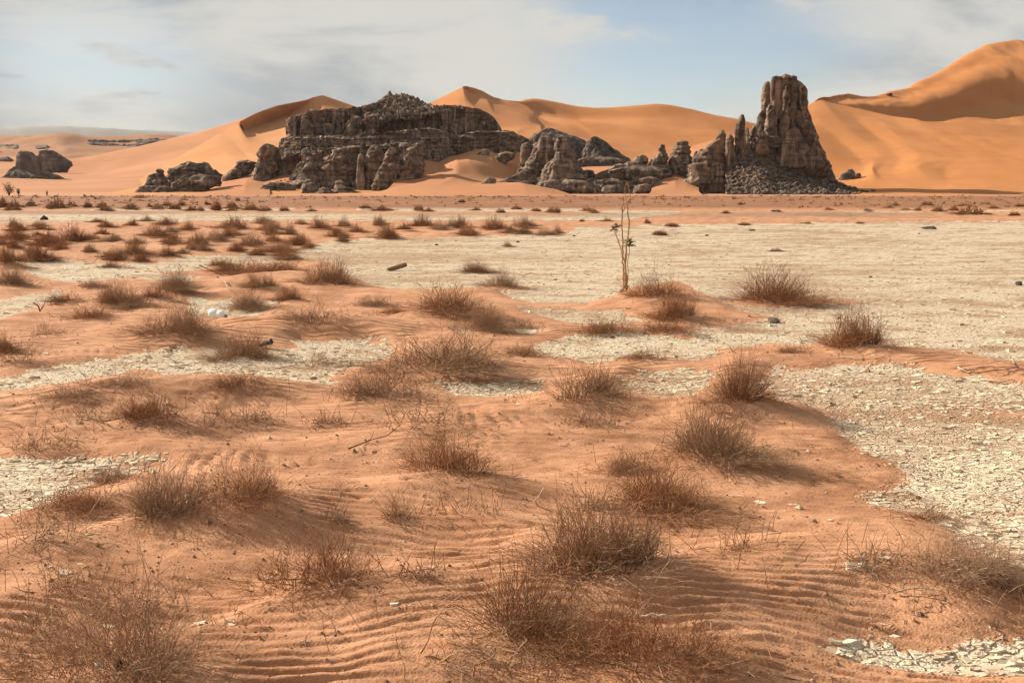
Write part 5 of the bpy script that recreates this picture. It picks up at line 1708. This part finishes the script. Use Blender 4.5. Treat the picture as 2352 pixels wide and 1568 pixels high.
def scatter_stones(n, seed):
    r = np.random.RandomState(seed)
    base = pebble_mesh('pebble_shape', 5, M_STONE, .7, 1)
    co = np.empty(len(base.vertices) * 3); base.vertices.foreach_get('co', co); co = co.reshape(-1, 3)
    fi = np.array([list(p.vertices) for p in base.polygons])
    xv = r.uniform(-60, 2420, n); yv = 470 + 260 * r.rand(n) ** 1.5
    V, Fc = [], []
    k = 0
    for a, b in zip(xv, yv):
        p, t = on(a, b, 0)
        s = r.uniform(.4, 1.7) * t / F * (1.0 if r.rand() < .9 else 2.0)
        z = gz(p[0], p[1]) if k < 0 else 0.02
        an = r.uniform(0, 6.28); c, sn = math.cos(an), math.sin(an)
        v = co * s
        V.append(np.stack([v[:, 0] * c - v[:, 1] * sn + p[0], v[:, 0] * sn + v[:, 1] * c + p[1], v[:, 2] + z], -1)); Fc.append(fi + k * len(co)); k += 1
    return np.concatenate(V), np.concatenate(Fc)
V, Fc = scatter_stones(420, 81)
tag(link('pebbles', mesh_from('pebbles', V, Fc, False, [M_STONE])), 'small dark pebbles strewn over the pale clay pan', 'pebbles', kind='stuff')


def stone(xv, yv, w, label, sub=2, flat=.6, mat=M_STONE, seed=3):
    p, t = on_ground(xv, yv)
    s = w * t / F / 2
    o = link('stone', pebble_mesh('stone', seed, mat, flat, sub))
    o.location = (p[0], p[1], gz(p[0], p[1]) + s * flat * .45)
    o.scale = (s, s * .8, s)
    o.rotation_euler = (0, 0, seed * 1.7)
    return tag(o, label, 'stone', 'loose stones on the plain')
M_STONE2 = mat_plain('dark_stone', (0.085, 0.068, 0.058), (0.045, 0.036, 0.03), 6, .9, .01)
stone(102, 505, 17, 'dark cube-like stone alone on the pale strip below the table-shaped rock', mat=M_STONE2, flat=.9, seed=4)
stone(1776, 740, 38, 'flat grey-brown stone on the clay in front of the wide dome-shaped bush', flat=.42, seed=6)
stone(1624, 542, 9, 'dark round pebble on the clay edge right of the tall plant', mat=M_STONE2, seed=7)
stone(1190, 557, 9, 'small dark stone on the bright clay near a pale little sprig', mat=M_STONE2, seed=8)
stone(1319, 543, 8, 'small dark stone near the end of the crowded scrub belt', mat=M_STONE2, seed=9)
stone(1002, 563, 11, 'flat dark stone on bright clay beyond the log', mat=M_STONE2, flat=.4, seed=10)
stone(1999, 637, 9, 'little brown stone on the clay behind the round tall bush', seed=11)
stone(2340, 655, 18, 'dark lumpy stone at the picture edge on the clay', mat=M_STONE2, flat=.9, seed=12)
stone(1728, 530, 14, 'flat dark stone at the near edge of the brown strip', mat=M_STONE2, flat=.4, seed=13)
stone(2135, 526, 34, 'low row-like dark stone out on the bright clay', mat=M_STONE2, flat=.28, seed=14)
stone(2197, 1484, 16, 'pale chip of clay stone on sand below the pale hump', seed=16, flat=.5, mat=M_DEAD)
stone(1014, 952, 12, 'dark clod beside the low bush with the shaded heart', seed=17, mat=M_STONE2)


# ------------------------------------------------------------------ dead wood
def branch(name, pts, r0, r1, label, mat=M_DEAD, sides=6, forks=(), cat='branch', group='dead branches on the sand', lift=None):
    """pts in photo units (x, y, height above ground m)"""
    W3 = []
    for (x, y, h) in pts:
        p, t = on_ground(x, y, h)
        W3.append(p)
    W3 = np.array(W3)
    kk = .6 if W3[0, 1] < 9.5 else .68
    r0 *= kk; r1 *= kk; forks = [(a_, b_, c_ * kk) for a_, b_, c_ in forks]
    root = W3[0].copy()
    q = resample(W3, max(8, len(pts) * 4), .06) - root
    r = np.random.RandomState(int(abs(pts[0][0] * 7 + pts[0][1])))
    q[1:-1] += r.normal(size=(len(q) - 2, 3)) * r0 * .35
    R = np.linspace(r0, r1, len(q)) * (1 + .12 * r.normal(size=len(q)))
    V, Q = path_tube(q, R, sides)
    o = link(name, mesh_from(name, V, Q, True, [mat]))
    o.location = root
    tag(o, label, cat, group)
    for (i, tip, rr) in forks:
        W2 = []
        for (x, y, h) in [pts[i]] + list(tip):
            p, t = on_ground(x, y, h); W2.append(p)
        q = resample(np.array(W2), 10, .06) - root
        V, Q = path_tube(q, np.linspace(rr, rr * .5, len(q)), sides)
        link('twig', mesh_from('twig', V, Q, True, [mat]), o)
    return o


def path_tube(q, R, sides=6):
    n = len(q)
    tan = np.gradient(q, axis=0); tan /= np.linalg.norm(tan, axis=1, keepdims=True) + 1e-9
    ref = np.array((0.1, .2, 1.0)) if abs(tan[:, 2]).mean() < .8 else np.array((1.0, .1, 0))
    a = np.cross(tan, ref); a /= np.linalg.norm(a, axis=1, keepdims=True) + 1e-9
    b = np.cross(tan, a)
    an = np.arange(sides) * 2 * PI / sides
    V = q[:, None] + R[:, None, None] * (np.cos(an)[None, :, None] * a[:, None] + np.sin(an)[None, :, None] * b[:, None])
    V = V.reshape(-1, 3)
    Q = grid_faces(sides, n, wrap=True)
    V = np.concatenate([V, q[:1], q[-1:]])
    k = np.arange(sides); k2 = (k + 1) % sides
    c0 = np.stack([k2, k, np.full(sides, n * sides), np.full(sides, n * sides)], -1)
    # close the ends with slim quads (two corners apart by a hair)
    ends = []
    e0 = n * sides; e1 = e0 + 1
    for s in range(0, sides, 2):
        ends.append((s, (s + 1) % sides, (s + 2) % sides, e0))
        bs = (n - 1) * sides
        ends.append((bs + s, e1, bs + (s + 2) % sides, bs + (s + 1) % sides))
    return V, np.concatenate([Q, np.array(ends)])


branch('dead_branch', [(2250,870,.02),(2272,872,.03),(2300,876,.03),(2330,872,.01)], .016, .006, 'long bleached stick lying on red sand, lowest of the edge driftwood')
branch('dead_branch', [(2200,843,.02),(2210,848,.03),(2240,848,.02)], .014, .006, 'short bleached forked stick at the start of the edge driftwood', forks=[(1, [(2225,856,.03)], .008)])
branch('dead_branch', [(2322,822,.10),(2330,833,.06),(2336,842,.01)], .022, .012, 'upright bleached stump sticking out of the sand near the picture edge')
branch('dead_branch', [(2245,857,.02),(2280,850,.06),(2310,848,.03),(2340,842,.02)], .010, .006, 'dark bent branch among the bleached driftwood', M_DARKWOOD)
branch('dead_branch', [(2256,828,.01),(2290,827,.02),(2318,832,.01)], .008, .005, 'thin pale stick, topmost of the edge driftwood')
branch('dead_branch', [(1926,819,.01),(1950,820,.02),(1975,824,.02),(1982,821,.01)], .013, .007, 'bleached stick with a bent end below the round tall bush')
branch('dead_branch', [(2052,831,.01),(2068,832,.02),(2078,831,.01)], .010, .006, 'short bleached stick between round tall bush and edge driftwood')
branch('dead_branch', [(2010,822,.01),(2026,818,.04),(2040,820,.02)], .007, .004, 'small dark crooked branch below the round tall bush', M_DARKWOOD)
branch('dead_branch', [(1614,806,.01),(1630,813,.02),(1650,812,.02),(1667,809,.01)], .014, .006, 'bleached zigzag stick behind the upright fan-shaped bush', forks=[(1, [(1622,820,.02)], .008)])
branch('dead_branch', [(1677,795,.12),(1680,805,.06),(1692,813,.01)], .012, .007, 'bleached curved stick rising beside the zigzag stick')
branch('dead_branch', [(1804,838,.01),(1820,835,.03),(1836,838,.02)], .012, .006, 'bleached stick half sunk in red sand behind the clay patch')
branch('dead_branch', [(1186,628,.02),(1204,632,.05),(1218,626,.07),(1237,632,.03)], .018, .010, 'wriggling brown branch on bright clay beside a sand-tailed bush', M_BARK)
branch('dead_branch', [(1124,661,.01),(1140,664,.02),(1153,668,.01)], .014, .008, 'pale stick at the foot of the sand-tailed bush')
branch('dead_branch', [(458,610,.30),(480,618,.18),(500,628,.06),(515,634,.01)], .020, .010, 'slanting dark dead branch beside the little rusty bush', M_DARKWOOD)
branch('dead_branch', [(508,642,.06),(517,648,.05),(522,660,.01)], .016, .008, 'pale crooked root in front of the slanting dead branch')
branch('dead_branch', [(622,719,.01),(635,714,.04),(638,703,.10)], .012, .007, 'pale bent twig on sand beside the half-round bush')
branch('dead_branch', [(195,606,.02),(215,604,.05),(225,592,.25),(222,578,.45)], .020, .006, 'bare dead shrub skeleton on clay at the front of the scrub belt', M_BARK,
       forks=[(1, [(228,612,.05),(238,618,.01)], .016), (2, [(235,585,.35),(240,575,.50)], .010), (2, [(213,583,.35)], .008)], cat='dead shrub', group='dead shrubs')
branch('dead_branch', [(92,715,.01),(90,705,.08),(82,698,.15),(75,694,.20)], .016, .006, 'small dead black stump with prongs on clay', M_DARKWOOD,
       forks=[(0, [(100,704,.10),(106,690,.22)], .010), (0, [(96,708,.06),(98,698,.14)], .009)], cat='dead shrub', group='dead shrubs')
branch('dead_branch', [(752,855,.03),(765,848,.06),(778,853,.03),(790,852,.01)], .012, .006, 'bleached root under the sparse twiggy plant on the clay strip')
branch('dead_branch', [(1480,826,.01),(1505,832,.01),(1545,833,.02)], .011, .006, 'bleached stick beside low twigs on the clay patch')
branch('dead_branch', [(1470,1415,.22),(1500,1410,.24),(1530,1412,.24),(1556,1417,.22)], .008, .004, 'pale peeled stick lying across the broad bottom bush')
branch('dead_branch', [(965,1500,.02),(985,1478,.05),(987,1440,.14),(1010,1405,.24),(1060,1365,.40)], .0065, .0025, 'long thin bent branch leaning past the tall straight stems', M_BARK)
branch('dead_branch', [(2055,1360,.02),(2090,1350,.04),(2120,1348,.05),(2150,1358,.02)], .009, .004, 'bleached forked branch on the pale sand hump', forks=[(1, [(2120,1356,.02),(2150,1350,.03)], .005)])
branch('dead_branch', [(2008,1330,.01),(2000,1315,.05),(1996,1302,.10)], .006, .003, 'short forked white twig standing on the pale sand hump')
branch('dead_branch', [(595,1329,.02),(630,1333,.03),(680,1331,.03),(704,1329,.06)], .011, .006, 'straight dark branch lying over a scooped sand hollow', M_DARKWOOD, forks=[(0, [(592,1318,.08),(600,1305,.14)], .005)])
branch('dead_branch', [(375,1100,.05),(405,1068,.20),(430,1035,.36)], .006, .003, 'straight thin stick rising at a slant behind the reddish bush', M_BARK)
branch('dead_branch', [(200,960,.03),(240,968,.05),(290,958,.08),(345,940,.05)], .010, .004, 'dark branch lying along the scalloped sand ridge', M_DARKWOOD)
branch('dead_branch', [(800,1030,.02),(850,1010,.05),(890,1000,.08),(920,975,.12)], .009, .004, 'dark straggling branch in the sprawling half-dead bush', M_DARKWOOD, forks=[(1, [(860,990,.12)], .005)])
branch('dead_branch', [(1235,1160,.01),(1230,1148,.05),(1240,1135,.12),(1250,1120,.16)], .009, .005, 'pale crooked twig standing in open sand near the flat-topped bush')
branch('dead_branch', [(1700,1175,.01),(1720,1185,.06),(1750,1195,.02)], .005, .003, 'thin dark twig on rippled sand near the shadow of the dense bush', M_DARKWOOD)
branch('dead_branch', [(1765,1540,.02),(1800,1555,.06),(1840,1562,.04)], .006, .003, 'thin dark twig at the bottom edge beside the clay patches', M_DARKWOOD)

# pale zigzag tangle at the bottom (part of the ground litter): a few interlaced broken branches
for j, (pts_, lab) in enumerate((
    ([(1010,1520,.02),(1050,1495,.12),(1090,1500,.10),(1130,1470,.18),(1165,1455,.22)], 'pale zigzag branch reaching up through the tangle before the tall stems'),
    ([(1085,1560,.02),(1090,1525,.10),(1120,1515,.12),(1150,1490,.16)], 'pale forked branch at the bottom edge of the tangle'),
    ([(1175,1560,.02),(1160,1520,.10),(1120,1505,.10),(1080,1490,.12)], 'thick pale branch bent over in the middle of the tangle'))):
    branch('dead_branch', pts_, .0075, .003, lab, M_BARK, forks=[(1, [(pts_[1][0] + 35, pts_[1][1] - 28, pts_[1][2] + .08)], .004), (2, [(pts_[2][0] - 30, pts_[2][1] - 22, pts_[2][2] + .07)], .004), (3, [(pts_[3][0] + 36, pts_[3][1] + 6, pts_[3][2] + .02)], .003)])

# ------------------------------------------------------------------ the log
def box_mesh(name, prof, depth, mat, bev=.0):
    """prof: side outline (x, z); extruded along y"""
    n = len(prof)
    V = [(x, -depth / 2, z) for x, z in prof] + [(x, depth / 2, z) for x, z in prof]
    Fc = [tuple(range(n)), tuple(range(2 * n - 1, n - 1, -1))] + [(i + n, (i + 1) % n + n, (i + 1) % n, i) for i in range(n)]
    me = mesh_from(name, V, Fc, False, [mat])
    return me
p, t = on_ground(890, 622)
M_LOG = mat_plain('red_brown_log', (0.27, 0.15, 0.085), (0.17, 0.09, 0.05), 5, .9, .01)
k = np.linspace(0, 1, 14)
q = np.stack([k * .46, k * .16, k * .135 - .03], -1)
V, Q = path_tube(q, np.interp(k, [0, .1, .85, 1], [.038, .056, .062, .050]), 10)
V[:, 2] *= 1.0
o = link('log', mesh_from('log', V, Q, True, [M_LOG]))
o.location = (p[0], p[1], gz(p[0], p[1]) + .045)
tag(o, 'short reddish log propped at a slant on bright clay', 'log')
# ------------------------------------------------------------------ white plastic can, metal can, bag
def lathe(prof, n=16):
    V = []
    for (r, z) in prof:
        for i in range(n):
            a = 2 * PI * i / n
            V.append((r * math.cos(a), r * math.sin(a), z))
    return np.array(V), grid_faces(n, len(prof), wrap=True)
M_WHITE = mat_plain('white_plastic', (0.85, 0.84, 0.78), (0.78, 0.76, 0.68), 8, .45)
p, t = on_ground(500, 731)
wc = w_can = bpy.data.objects.new('plastic_can', None); COL.objects.link(wc)
wc.location = (p[0], p[1], gz(p[0], p[1]) + .065)
wc.rotation_euler = (0, PI / 2 + .18, -.25)
tag(wc, 'bright white plastic can lying on the sand', 'plastic can')
V, Q = lathe([(.001, -.14), (.05, -.138), (.068, -.12), (.072, -.06), (.066, -.01), (.060, .0), (.066, .012), (.070, .06), (.066, .10), (.045, .125), (.026, .135)], 20)
link('body', mesh_from('body', V, Q, True, [M_WHITE]), wc)
V, Q = lathe([(.027, .133), (.030, .136), (.030, .160), (.026, .164), (.001, .165)], 16)
link('cap', mesh_from('cap', V, Q, True, [mat_plain('grey_cap', (0.30, 0.27, 0.22), (0.2, 0.18, 0.15), 20, .6)]), wc)

M_CAN = mat_plain('weathered_metal', (0.10, 0.085, 0.06), (0.055, 0.045, 0.035), 14, .6, .004)
p, t = on_ground(612, 797)
mc = link('metal_can', mesh_from('metal_can', *lathe([(.001, -.09), (.034, -.09), (.036, -.086), (.034, -.08), (.034, -.03), (.0355, -.027), (.034, -.024), (.034, .03), (.0355, .033), (.034, .036), (.034, .085), (.037, .09), (.034, .088), (.032, .07), (.001, .068)], 18), True, [M_CAN]))
mc.location = (p[0], p[1] - .04, gz(p[0], p[1]) + .06)
mc.rotation_euler = (0, PI / 2 - .25, -.35)
tag(mc, 'dark weathered metal can stuck in the side of a round bush', 'metal can')

M_BAG = mat_plain('black_plastic', (0.012, 0.016, 0.018), (0.006, 0.008, 0.009), 9, .35)
p, t = on_ground(285, 1540)
import bmesh
def crumple(name, s, seed, mat):
    bm = bmesh.new(); bmesh.ops.create_icosphere(bm, subdivisions=3, radius=1)
    V = np.array([v.co[:] for v in bm.verts])
    d = 1 + .32 * fbm3(V[:, 0] * 1.7, V[:, 1] * 1.7, V[:, 2] * 1.7, 3, seed) - .22 * np.abs(n3(V[:, 0] * 3, V[:, 1] * 3, V[:, 2] * 3, seed + 5))
    for v, k_ in zip(bm.verts, d):
        v.co = Vector((v.co.x * k_ * s[0], v.co.y * k_ * s[1], v.co.z * k_ * s[2]))
    me = bpy.data.meshes.new(name); bm.to_mesh(me); bm.free(); me.materials.append(mat)
    return me
bag = link('plastic_bag', crumple('plastic_bag', (.030, .022, .018), 3, M_BAG))
bag.location = (p[0] - .012, p[1] + .02, gz(p[0], p[1] + .02) + .012); bag.rotation_euler = (.3, .5, .4)
tag(bag, 'crumpled black plastic bag among the roots of the big spidery bush', 'plastic bag')
foil = link('foil_scrap', crumple('foil_scrap', (.012, .007, .016), 9, mat_plain('silver_foil', (0.5, 0.52, 0.48), (0.3, 0.31, 0.29), 30, .3)))
foil.location = (p[0] + .05, p[1] - .02, gz(p[0], p[1] - .02) + .015); foil.rotation_euler = (.2, .3, .9)
tag(foil, 'small silver foil scrap beside the black plastic bag', 'litter')
rag = link('paper_scrap', crumple('paper_scrap', (.012, .008, .012), 13, M_WHITE))
q_, t = on_ground(249, 1515)
rag.location = (q_[0], q_[1] - .1, gz(q_[0], q_[1]) + .03)
tag(rag, 'tiny white paper scrap in the big spidery bush', 'litter')

# ------------------------------------------------------------------ the tall bare plant
S5 = 732 / 140.0
def P5(X, Y):
    return (1480 + X / S5) * .92235, (440 + Y / S5) * .92235
p0, t0 = on_ground(*P5(390, 1500))
D0 = p0[1]
z0 = gz(p0[0], p0[1])
plant = bpy.data.objects.new('milkweed_plant', None); COL.objects.link(plant)
plant.location = (p0[0], p0[1], z0)
tag(plant, 'tall bare plant with pale leggy stems and two tufts of leaves', 'plant')
def stem(pts, r0, r1, name='stem', dy=0.0):
    w = np.array([at(*P5(X, Y), D0 + dd) for (X, Y, dd) in pts]) - np.array((p0[0], p0[1], z0))
    w = resample(w, len(pts) * 5, .035)
    w[1:-1] += np.random.RandomState(len(pts) * 31).normal(size=(len(w) - 2, 3)) * np.array((.006, .006, .0))
    V, Q = path_tube(w, np.linspace(r0, r1, len(w)) * 1.15, 7)
    return link(name, mesh_from(name, V, Q, True, [M_BARK]), plant)
stem([(375,1510,0),(385,1300,.05),(375,1130,.05),(360,980,.05),(370,830,.06),(358,640,.05),(362,480,.05),(358,400,.03),(378,320,.05),(370,255,.08)], .017, .007)
stem([(370,460,.05),(400,380,.06),(440,330,.04),(465,285,.02),(462,200,0),(445,120,-.02),(432,70,-.03)], .009, .006)
stem([(415,1510,.02),(425,1380,0),(405,1200,-.05),(400,1080,-.06),(412,930,-.05),(435,800,-.04),(455,660,-.02),(458,570,0),(435,480,.02),(428,420,.03),(445,340,.04),(465,290,.03)], .018, .007)
stem([(430,430,.03),(420,330,.06),(402,220,.08),(405,120,.10),(418,60,.10)], .007, .004)
stem([(400,1450,0),(410,1250,-.08),(400,1110,-.10),(370,1030,-.12),(340,930,-.12),(300,800,-.12),(258,710,-.12)], .014, .007)
stem([(425,1500,.03),(440,1300,.08),(438,1100,.10),(450,950,.10),(452,880,.10)], .011, .006)
stem([(283,745,-.12),(282,690,-.14),(285,655,-.14)], .006, .005)
stem([(405,1100,-.05),(420,1060,-.05),(435,1000,-.04)], .006, .003)
stem([(345,1510,.05),(340,1480,.02),(390,1515,-.02),(430,1510,.03)], .022, .015, 'root_crown')
stem([(368,1500,.05),(375,1300,.10),(390,1150,.08)], .011, .008)
def leaf_tuft(cx, cy, dd, n, size, seed):
    r = np.random.RandomState(seed)
    c = at(*P5(cx, cy), D0 + dd) - np.array((p0[0], p0[1], z0))
    for i in range(n):
        az = 2 * PI * i / n * 2.4 + r.uniform(-.3, .3); el = r.uniform(-.1, 1.1)
        d = np.array((math.cos(az) * math.cos(el), math.sin(az) * math.cos(el), math.sin(el)))
        side = np.cross(d, (0, 0, 1)); side /= np.linalg.norm(side) + 1e-6
        nrm = np.cross(side, d)
        L = size * r.uniform(.8, 1.2); Wd = L * .34
        V = []
        for s, wv in ((0, .12), (.3, .8), (.6, 1.0), (.85, .7), (1, .08)):
            ctr = c + d * L * (s + .12) + nrm * (-.18 * L * s * s)
            for k_ in (-1, 0, 1):
                V.append(ctr + side * k_ * Wd * wv + nrm * (abs(k_) * .10 * L))
        Fc = grid_faces(3, 5)
        me = mesh_from('leaf', np.array(V), Fc, True, [M_LEAF])
        lo = link('leaf', me, plant)
        md = lo.modifiers.new('thick', 'SOLIDIFY'); md.thickness = .004
leaf_tuft(455, 900, .10, 12, .105, 5)
leaf_tuft(448, 855, .10, 12, .10, 8)
leaf_tuft(288, 660, -.14, 10, .095, 6)
leaf_tuft(248, 695, -.12, 9, .085, 7)

# ------------------------------------------------------------------ far trees
def small_tree(xl, xr, ytop, ybase, label, seed, nb=9):
    (x0, yb) = Z4((xl + xr) / 2, ybase)
    p, t = on(x0, yb, 0.0)
    D = p[1]
    H = (ybase - ytop) / 4.704 * .92235 * t / F
    Wd = (xr - xl) / 4.704 * .92235 * t / F
    r = np.random.RandomState(seed)
    root = bpy.data.objects.new('acacia_tree', None); COL.objects.link(root)
    root.location = (p[0], p[1], gz(p[0], p[1]))
    tag(root, label, 'tree', 'far trees on the plain')
    Ps, tips = [], []
    for i in range(nb):
        a = 2 * PI * i / nb + r.uniform(-.3, .3); o_ = r.uniform(.2, 1.0)
        e = np.array((math.cos(a) * Wd * .42 * o_, math.sin(a) * Wd * .42 * o_, H * r.uniform(.55, .98)))
        m = e * np.array((.35, .35, .45))
        tt_ = np.linspace(0, 1, 6)[:, None]
        Ps.append((1 - tt_)**2 * np.array((0, 0, -.1)) + 2 * (1 - tt_) * tt_ * m + tt_**2 * e); tips += [e, (e + m) / 2, m * 1.3]
    P = np.array(Ps)
    V, Q = tubes(P, np.repeat(np.linspace(H * .025, H * .008, 6)[None], nb, 0), 5)
    link('trunk', mesh_from('trunk', V, Q, True, [M_DARKWOOD]), root)
    m = 420
    c = np.array(tips)[r.randint(0, len(tips), m)] + r.normal(size=(m, 3)) * np.array((Wd * .10, Wd * .10, H * .08))
    c[:, 2] = np.clip(c[:, 2], H * .16, H * 1.02)
    s = H * .045
    a = r.normal(size=(m, 3)); a /= np.linalg.norm(a, axis=1, keepdims=True)
    b = np.cross(a, r.normal(size=(m, 3))); b /= np.linalg.norm(b, axis=1, keepdims=True)
    V = np.stack([c - a * s, c + b * s * .45, c + a * s, c - b * s * .45], 1).reshape(-1, 3)
    link('crown', mesh_from('crown', V, np.arange(4 * m).reshape(-1, 4), False, [M_TREELEAF]), root)
small_tree(25, 190, 825, 982, 'dark green round tree at the picture edge beyond the scrub', 1)
small_tree(192, 248, 885, 985, 'small thin green tree beside the round tree', 2, 6)
small_tree(535, 566, 915, 988, 'lone tiny sapling on the far rim of the plain', 3, 4)

# ------------------------------------------------------------------ car and walker on the great dune
M_CAR = mat_plain('dark_car_paint', (0.035, 0.022, 0.02), (0.03, 0.02, 0.018), 3, .35)
M_GLASS = mat_plain('car_glass', (0.02, 0.022, 0.025), (0.018, 0.02, 0.022), 3, .12)
M_TYRE = mat_plain('tyre_rubber', (0.02, 0.02, 0.02), (0.015, 0.015, 0.015), 8, .9)
hit = cast(bvh_right, *Z5(672, 560))
car = bpy.data.objects.new('car', None); COL.objects.link(car)
car.location = hit if hit else at(*Z5(672, 560), 745)
tag(car, 'dark off-road car parked high on the flank of the great dune', 'car')
ky = 4.3 / 2
body_p = [(-2.1, .45), (-2.12, .95), (-1.95, 1.05), (.75, 1.08), (1.95, .98), (2.1, .80), (2.1, .45), (1.6, .40), (-1.6, .40)]
link('body', box_mesh('body', body_p, 1.8, M_CAR), car)
cab_p = [(-1.9, 1.04), (-1.75, 1.75), (.0, 1.80), (.75, 1.09)]
link('cabin', box_mesh('cabin', cab_p, 1.6, M_CAR), car)
for sy in (-1, 1):
    for pr in ([(-1.65, 1.12), (-1.58, 1.62), (-.85, 1.66), (-.85, 1.12)], [(-.75, 1.12), (-.75, 1.66), (-.05, 1.68), (.5, 1.14)]):
        w_ = link('window', box_mesh('window', pr, .03, M_GLASS), car); w_.location = (0, sy * .802, 0)
    for sx in (-1.3, 1.3):
        V, Q = lathe([(.001, -.12), (.24, -.12), (.36, -.10), (.38, 0), (.36, .10), (.24, .12), (.001, .12)], 16)
        w_ = link('wheel', mesh_from('wheel', V, Q, True, [M_TYRE]), car); w_.location = (sx, sy * .82, .38); w_.rotation_euler = (PI / 2, 0, 0)
        V, Q = lathe([(.001, -.13), (.2, -.13), (.2, .13), (.001, .13)], 10)
        link('rim', mesh_from('rim', V, Q, False, [M_STONE]), w_)
car.rotation_euler = (0, -.10, math.radians(196))
# walker: one continuous skinned body
hit = cast(bvh_right, *Z5(331, 572.5))
pm = bpy.data.meshes.new('person')
J = [(0, 0, .92), (0, 0, 1.2), (0, .02, 1.45), (0, .02, 1.56), (0, .03, 1.70), (-.2, 0, 1.42), (-.26, .02, 1.15), (-.24, -.06, .9), (.2, 0, 1.42), (.26, .02, 1.15), (.24, -.06, .9),
     (-.1, 0, .88), (-.13, -.05, .48), (-.14, .10, .06), (-.15, -.06, .03), (.1, 0, .88), (.13, .05, .48), (.14, -.02, .06), (.15, -.18, .03)]
E = [(0, 1), (1, 2), (2, 3), (3, 4), (2, 5), (5, 6), (6, 7), (2, 8), (8, 9), (9, 10), (0, 11), (11, 12), (12, 13), (13, 14), (0, 15), (15, 16), (16, 17), (17, 18)]
RR = [.15, .16, .15, .06, .11, .07, .05, .04, .07, .05, .04, .10, .07, .05, .04, .10, .07, .05, .04]
pm.from_pydata(J, E, [])
person = link('person', pm)
pm.materials.append(mat_plain('dark_clothes', (0.04, 0.04, 0.05), (0.025, 0.025, 0.03), 3, .9))
sk = person.modifiers.new('skin', 'SKIN')
for v, r_ in zip(pm.skin_vertices[0].data, RR):
    v.radius = (r_, r_)
pm.skin_vertices[0].data[0].use_root = True
ss_ = person.modifiers.new('sub', 'SUBSURF'); ss_.levels = 1; ss_.render_levels = 1
person.location = hit if hit else at(*Z5(331, 570), 716)
person.scale = (1.15, 1.15, 1.15)
tag(person, 'tiny dark-clothed person standing on the crest of the great dune', 'person')

# ------------------------------------------------------------------ haze
hm_, HT = 31000.0, 560.0
hv = [(x, y, z) for z in (-2.0, HT) for y in (-hm_, hm_) for x in (-hm_, hm_)]
hz = bpy.data.materials.new('pale_air'); hz.use_nodes = True; hz.node_tree.nodes.clear()
H_ = NT(hz.node_tree)
pv_ = H_.n('ShaderNodeVolumePrincipled')
pv_.inputs['Color'].default_value = (0.93, 0.93, 0.92, 1)
pv_.inputs['Density'].default_value = 0.00003
ho_ = H_.n('ShaderNodeOutputMaterial')
hz.node_tree.links.new(pv_.outputs[0], ho_.inputs['Volume'])
hme = mesh_from('haze', hv, [(0, 2, 3, 1), (4, 5, 7, 6), (0, 1, 5, 4), (2, 6, 7, 3), (0, 4, 6, 2), (1, 3, 7, 5)], False, [hz])
tag(link('haze', hme), 'thin pale desert air veiling the far plateau', 'haze', kind='stuff')
